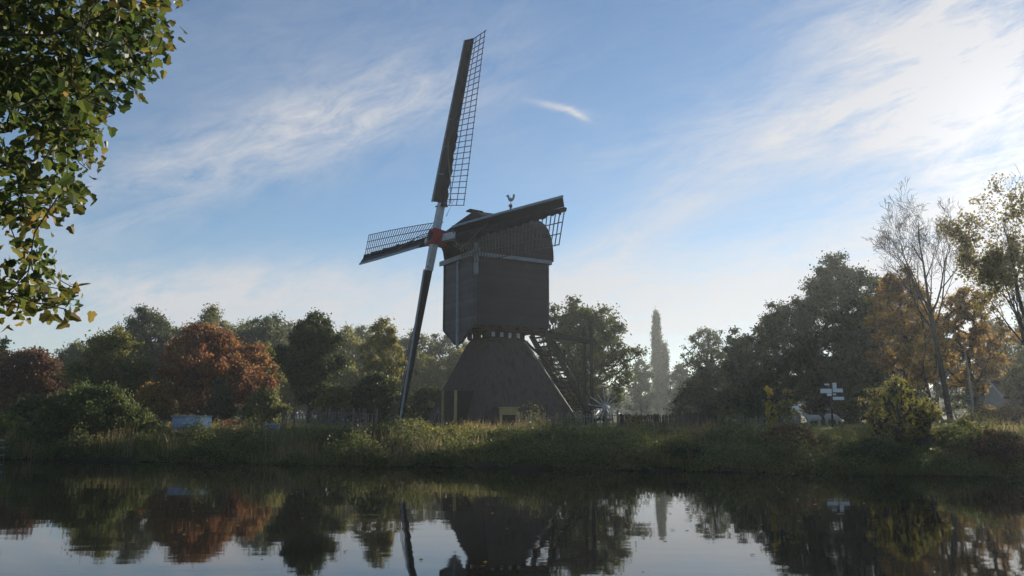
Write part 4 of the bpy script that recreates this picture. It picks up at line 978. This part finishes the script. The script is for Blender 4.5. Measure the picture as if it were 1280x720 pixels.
def noise(rot, sx_, sy_, scale, det=6, dist=.6, ro=.55, seed=0):
    m = nd(nt, 'ShaderNodeMapping'); m.inputs['Rotation'].default_value = (0, 0, rot); m.inputs['Location'].default_value = (seed, seed * .7, 0); 
    m2 = nd(nt, 'ShaderNodeMapping'); m2.inputs['Scale'].default_value = (sx_, sy_, 1); L(cv.outputs[0], m.inputs[0]); L(m.outputs[0], m2.inputs[0])
    n = nd(nt, 'ShaderNodeTexNoise'); n.inputs['Scale'].default_value = scale; n.inputs['Detail'].default_value = det; n.inputs['Distortion'].default_value = dist; n.inputs['Roughness'].default_value = ro
    L(m2.outputs[0], n.inputs['Vector']); return n.outputs['Fac']
def band(px, py, a, b, rot, gain, pw=1.0):
    """soft elongated patch of cloud centred on a direction of the sky; a, b half lengths in radians, rot anticlockwise"""
    d = unit(at(px, py, 1.0) - CAM); az0, el0 = math.atan2(d[0], d[1]), math.asin(d[2]); c, s = math.cos(rot), math.sin(rot)
    dx = mth('SUBTRACT', AZ, az0); dy = mth('SUBTRACT', EL, el0)
    u = mth('MULTIPLY_ADD', dx, c / a, mth('MULTIPLY', dy, s / a)); v = mth('MULTIPLY_ADD', dx, -s / b, mth('MULTIPLY', dy, c / b))
    r2 = mth('MULTIPLY_ADD', u, u, mth('MULTIPLY', v, v)); g_ = mth('EXPONENT', mth('MULTIPLY', r2, -1.0)); return mth('MULTIPLY', g_, gain)
def total(xs):
    t = xs[0]
    for q in xs[1:]: t = mth('ADD', t, q)
    return t
R_ = math.radians
fib = noise(R_(-14), 1.3, 5.0, 5.0, 10, .7, .68); fib2 = noise(R_(-8), 1.6, 6, 14, 9, .4, .66, 3); soft = noise(R_(-10), 1, 2.2, 2.6, 5, .8, .5, 7)
fibr = noise(R_(-24), 1.6, 4.5, 8.0, 10, .5, .68, 1.7)
m1 = total([band(1215, 65, .16, .11, R_(-10), 1.45), band(1020, 165, .24, .05, R_(4), .75), band(1290, 225, .14, .04, R_(10), .8), band(1150, 250, .3, .05, R_(8), .35)])
m2_ = total([band(250, 215, .30, .05, R_(22), .62), band(430, 140, .20, .05, R_(18), .55), band(330, 45, .26, .05, R_(15), .15), band(60, 395, .3, .03, R_(8), .5), band(800, 285, .22, .035, R_(30), .6), band(230, 360, .22, .035, R_(6), .8), band(600, 130, .2, .1, R_(0), .08)])
lowh = total([band(850, 385, .60, .06, R_(2), 1.0), band(640, 440, 2.5, .09, 0, .35), band(1240, 330, .25, .08, R_(0), .5)])
f1 = mth('MULTIPLY_ADD', fib, 2.6, -.85, clamp=True); f3 = mth('MULTIPLY_ADD', fib2, 2.4, -.7, clamp=True); f2 = mth('MULTIPLY_ADD', soft, 2.2, -.55, clamp=True); f4 = mth('MULTIPLY_ADD', fibr, 2.8, -.95, clamp=True)
c1 = mth('MULTIPLY', m1, mth('MULTIPLY_ADD', f1, .75, mth('MULTIPLY_ADD', f3, .25, .12))); c2 = mth('MULTIPLY', m2_, mth('MULTIPLY_ADD', f4, .8, mth('MULTIPLY', f2, .3)))
c3 = mth('MULTIPLY', lowh, mth('MULTIPLY_ADD', f3, .45, mth('MULTIPLY_ADD', f2, .4, .25)))
gen = mth('MULTIPLY', mth('MULTIPLY_ADD', f1, .6, mth('MULTIPLY', f3, .4)), mth('MULTIPLY', f2, .16))
trl = mth('MULTIPLY', total([band(697, 134, .030, .0042, R_(-12), .8), band(722, 143, .014, .0035, R_(-26), .8)]), mth('MULTIPLY_ADD', fib2, 2.2, -.25, clamp=True))
cl = mth('MINIMUM', total([c1, c2, c3, gen, trl]), .92)
# clouds scatter the light of the sky round them, more towards the sun
dt = nd(nt, 'ShaderNodeVectorMath', operation='DOT_PRODUCT'); L(tc.outputs['Generated'], dt.inputs[0]); dt.inputs[1].default_value = tuple(SV)
fw = mth('POWER', mth('MAXIMUM', dt.outputs['Value'], 0), 14)
fw2 = mth('POWER', mth('MAXIMUM', dt.outputs['Value'], 0), 160)
bri = mth('MULTIPLY_ADD', fw, .5, mth('MULTIPLY_ADD', fw2, 2.5, 5.5))
cc = nd(nt, 'ShaderNodeVectorMath', operation='SCALE'); cc.inputs[0].default_value = (1.0, 1.0, 1.03); L(bri, cc.inputs['Scale'])
mx = nd(nt, 'ShaderNodeMix', data_type='RGBA'); L(cl, mx.inputs[0]); L(sky.outputs[0], mx.inputs[6]); L(cc.outputs[0], mx.inputs[7])
L(mx.outputs[2], bg.inputs[0]); L(bg.outputs[0], wo.inputs[0])
sd = bpy.data.lights.new('sun', 'SUN'); sd.energy = 5.0; sd.angle = math.radians(.53); sd.color = (1, .88, .72)
so = bpy.data.objects.new('sun', sd); col.objects.link(so); so.rotation_euler = Vector(-SV).to_track_quat('-Z', 'Y').to_euler()

vs = sc.view_settings; vs.view_transform = 'Standard'; vs.look = 'None'; vs.gamma = 1; vs.exposure = 0.5; vs.use_curve_mapping = False
sc.render.engine = 'CYCLES'; cy = sc.cycles; cy.max_bounces = 5; cy.diffuse_bounces = 2; cy.glossy_bounces = 3; cy.transmission_bounces = 2; cy.volume_bounces = 0; cy.transparent_max_bounces = 4
cy.use_denoising = True
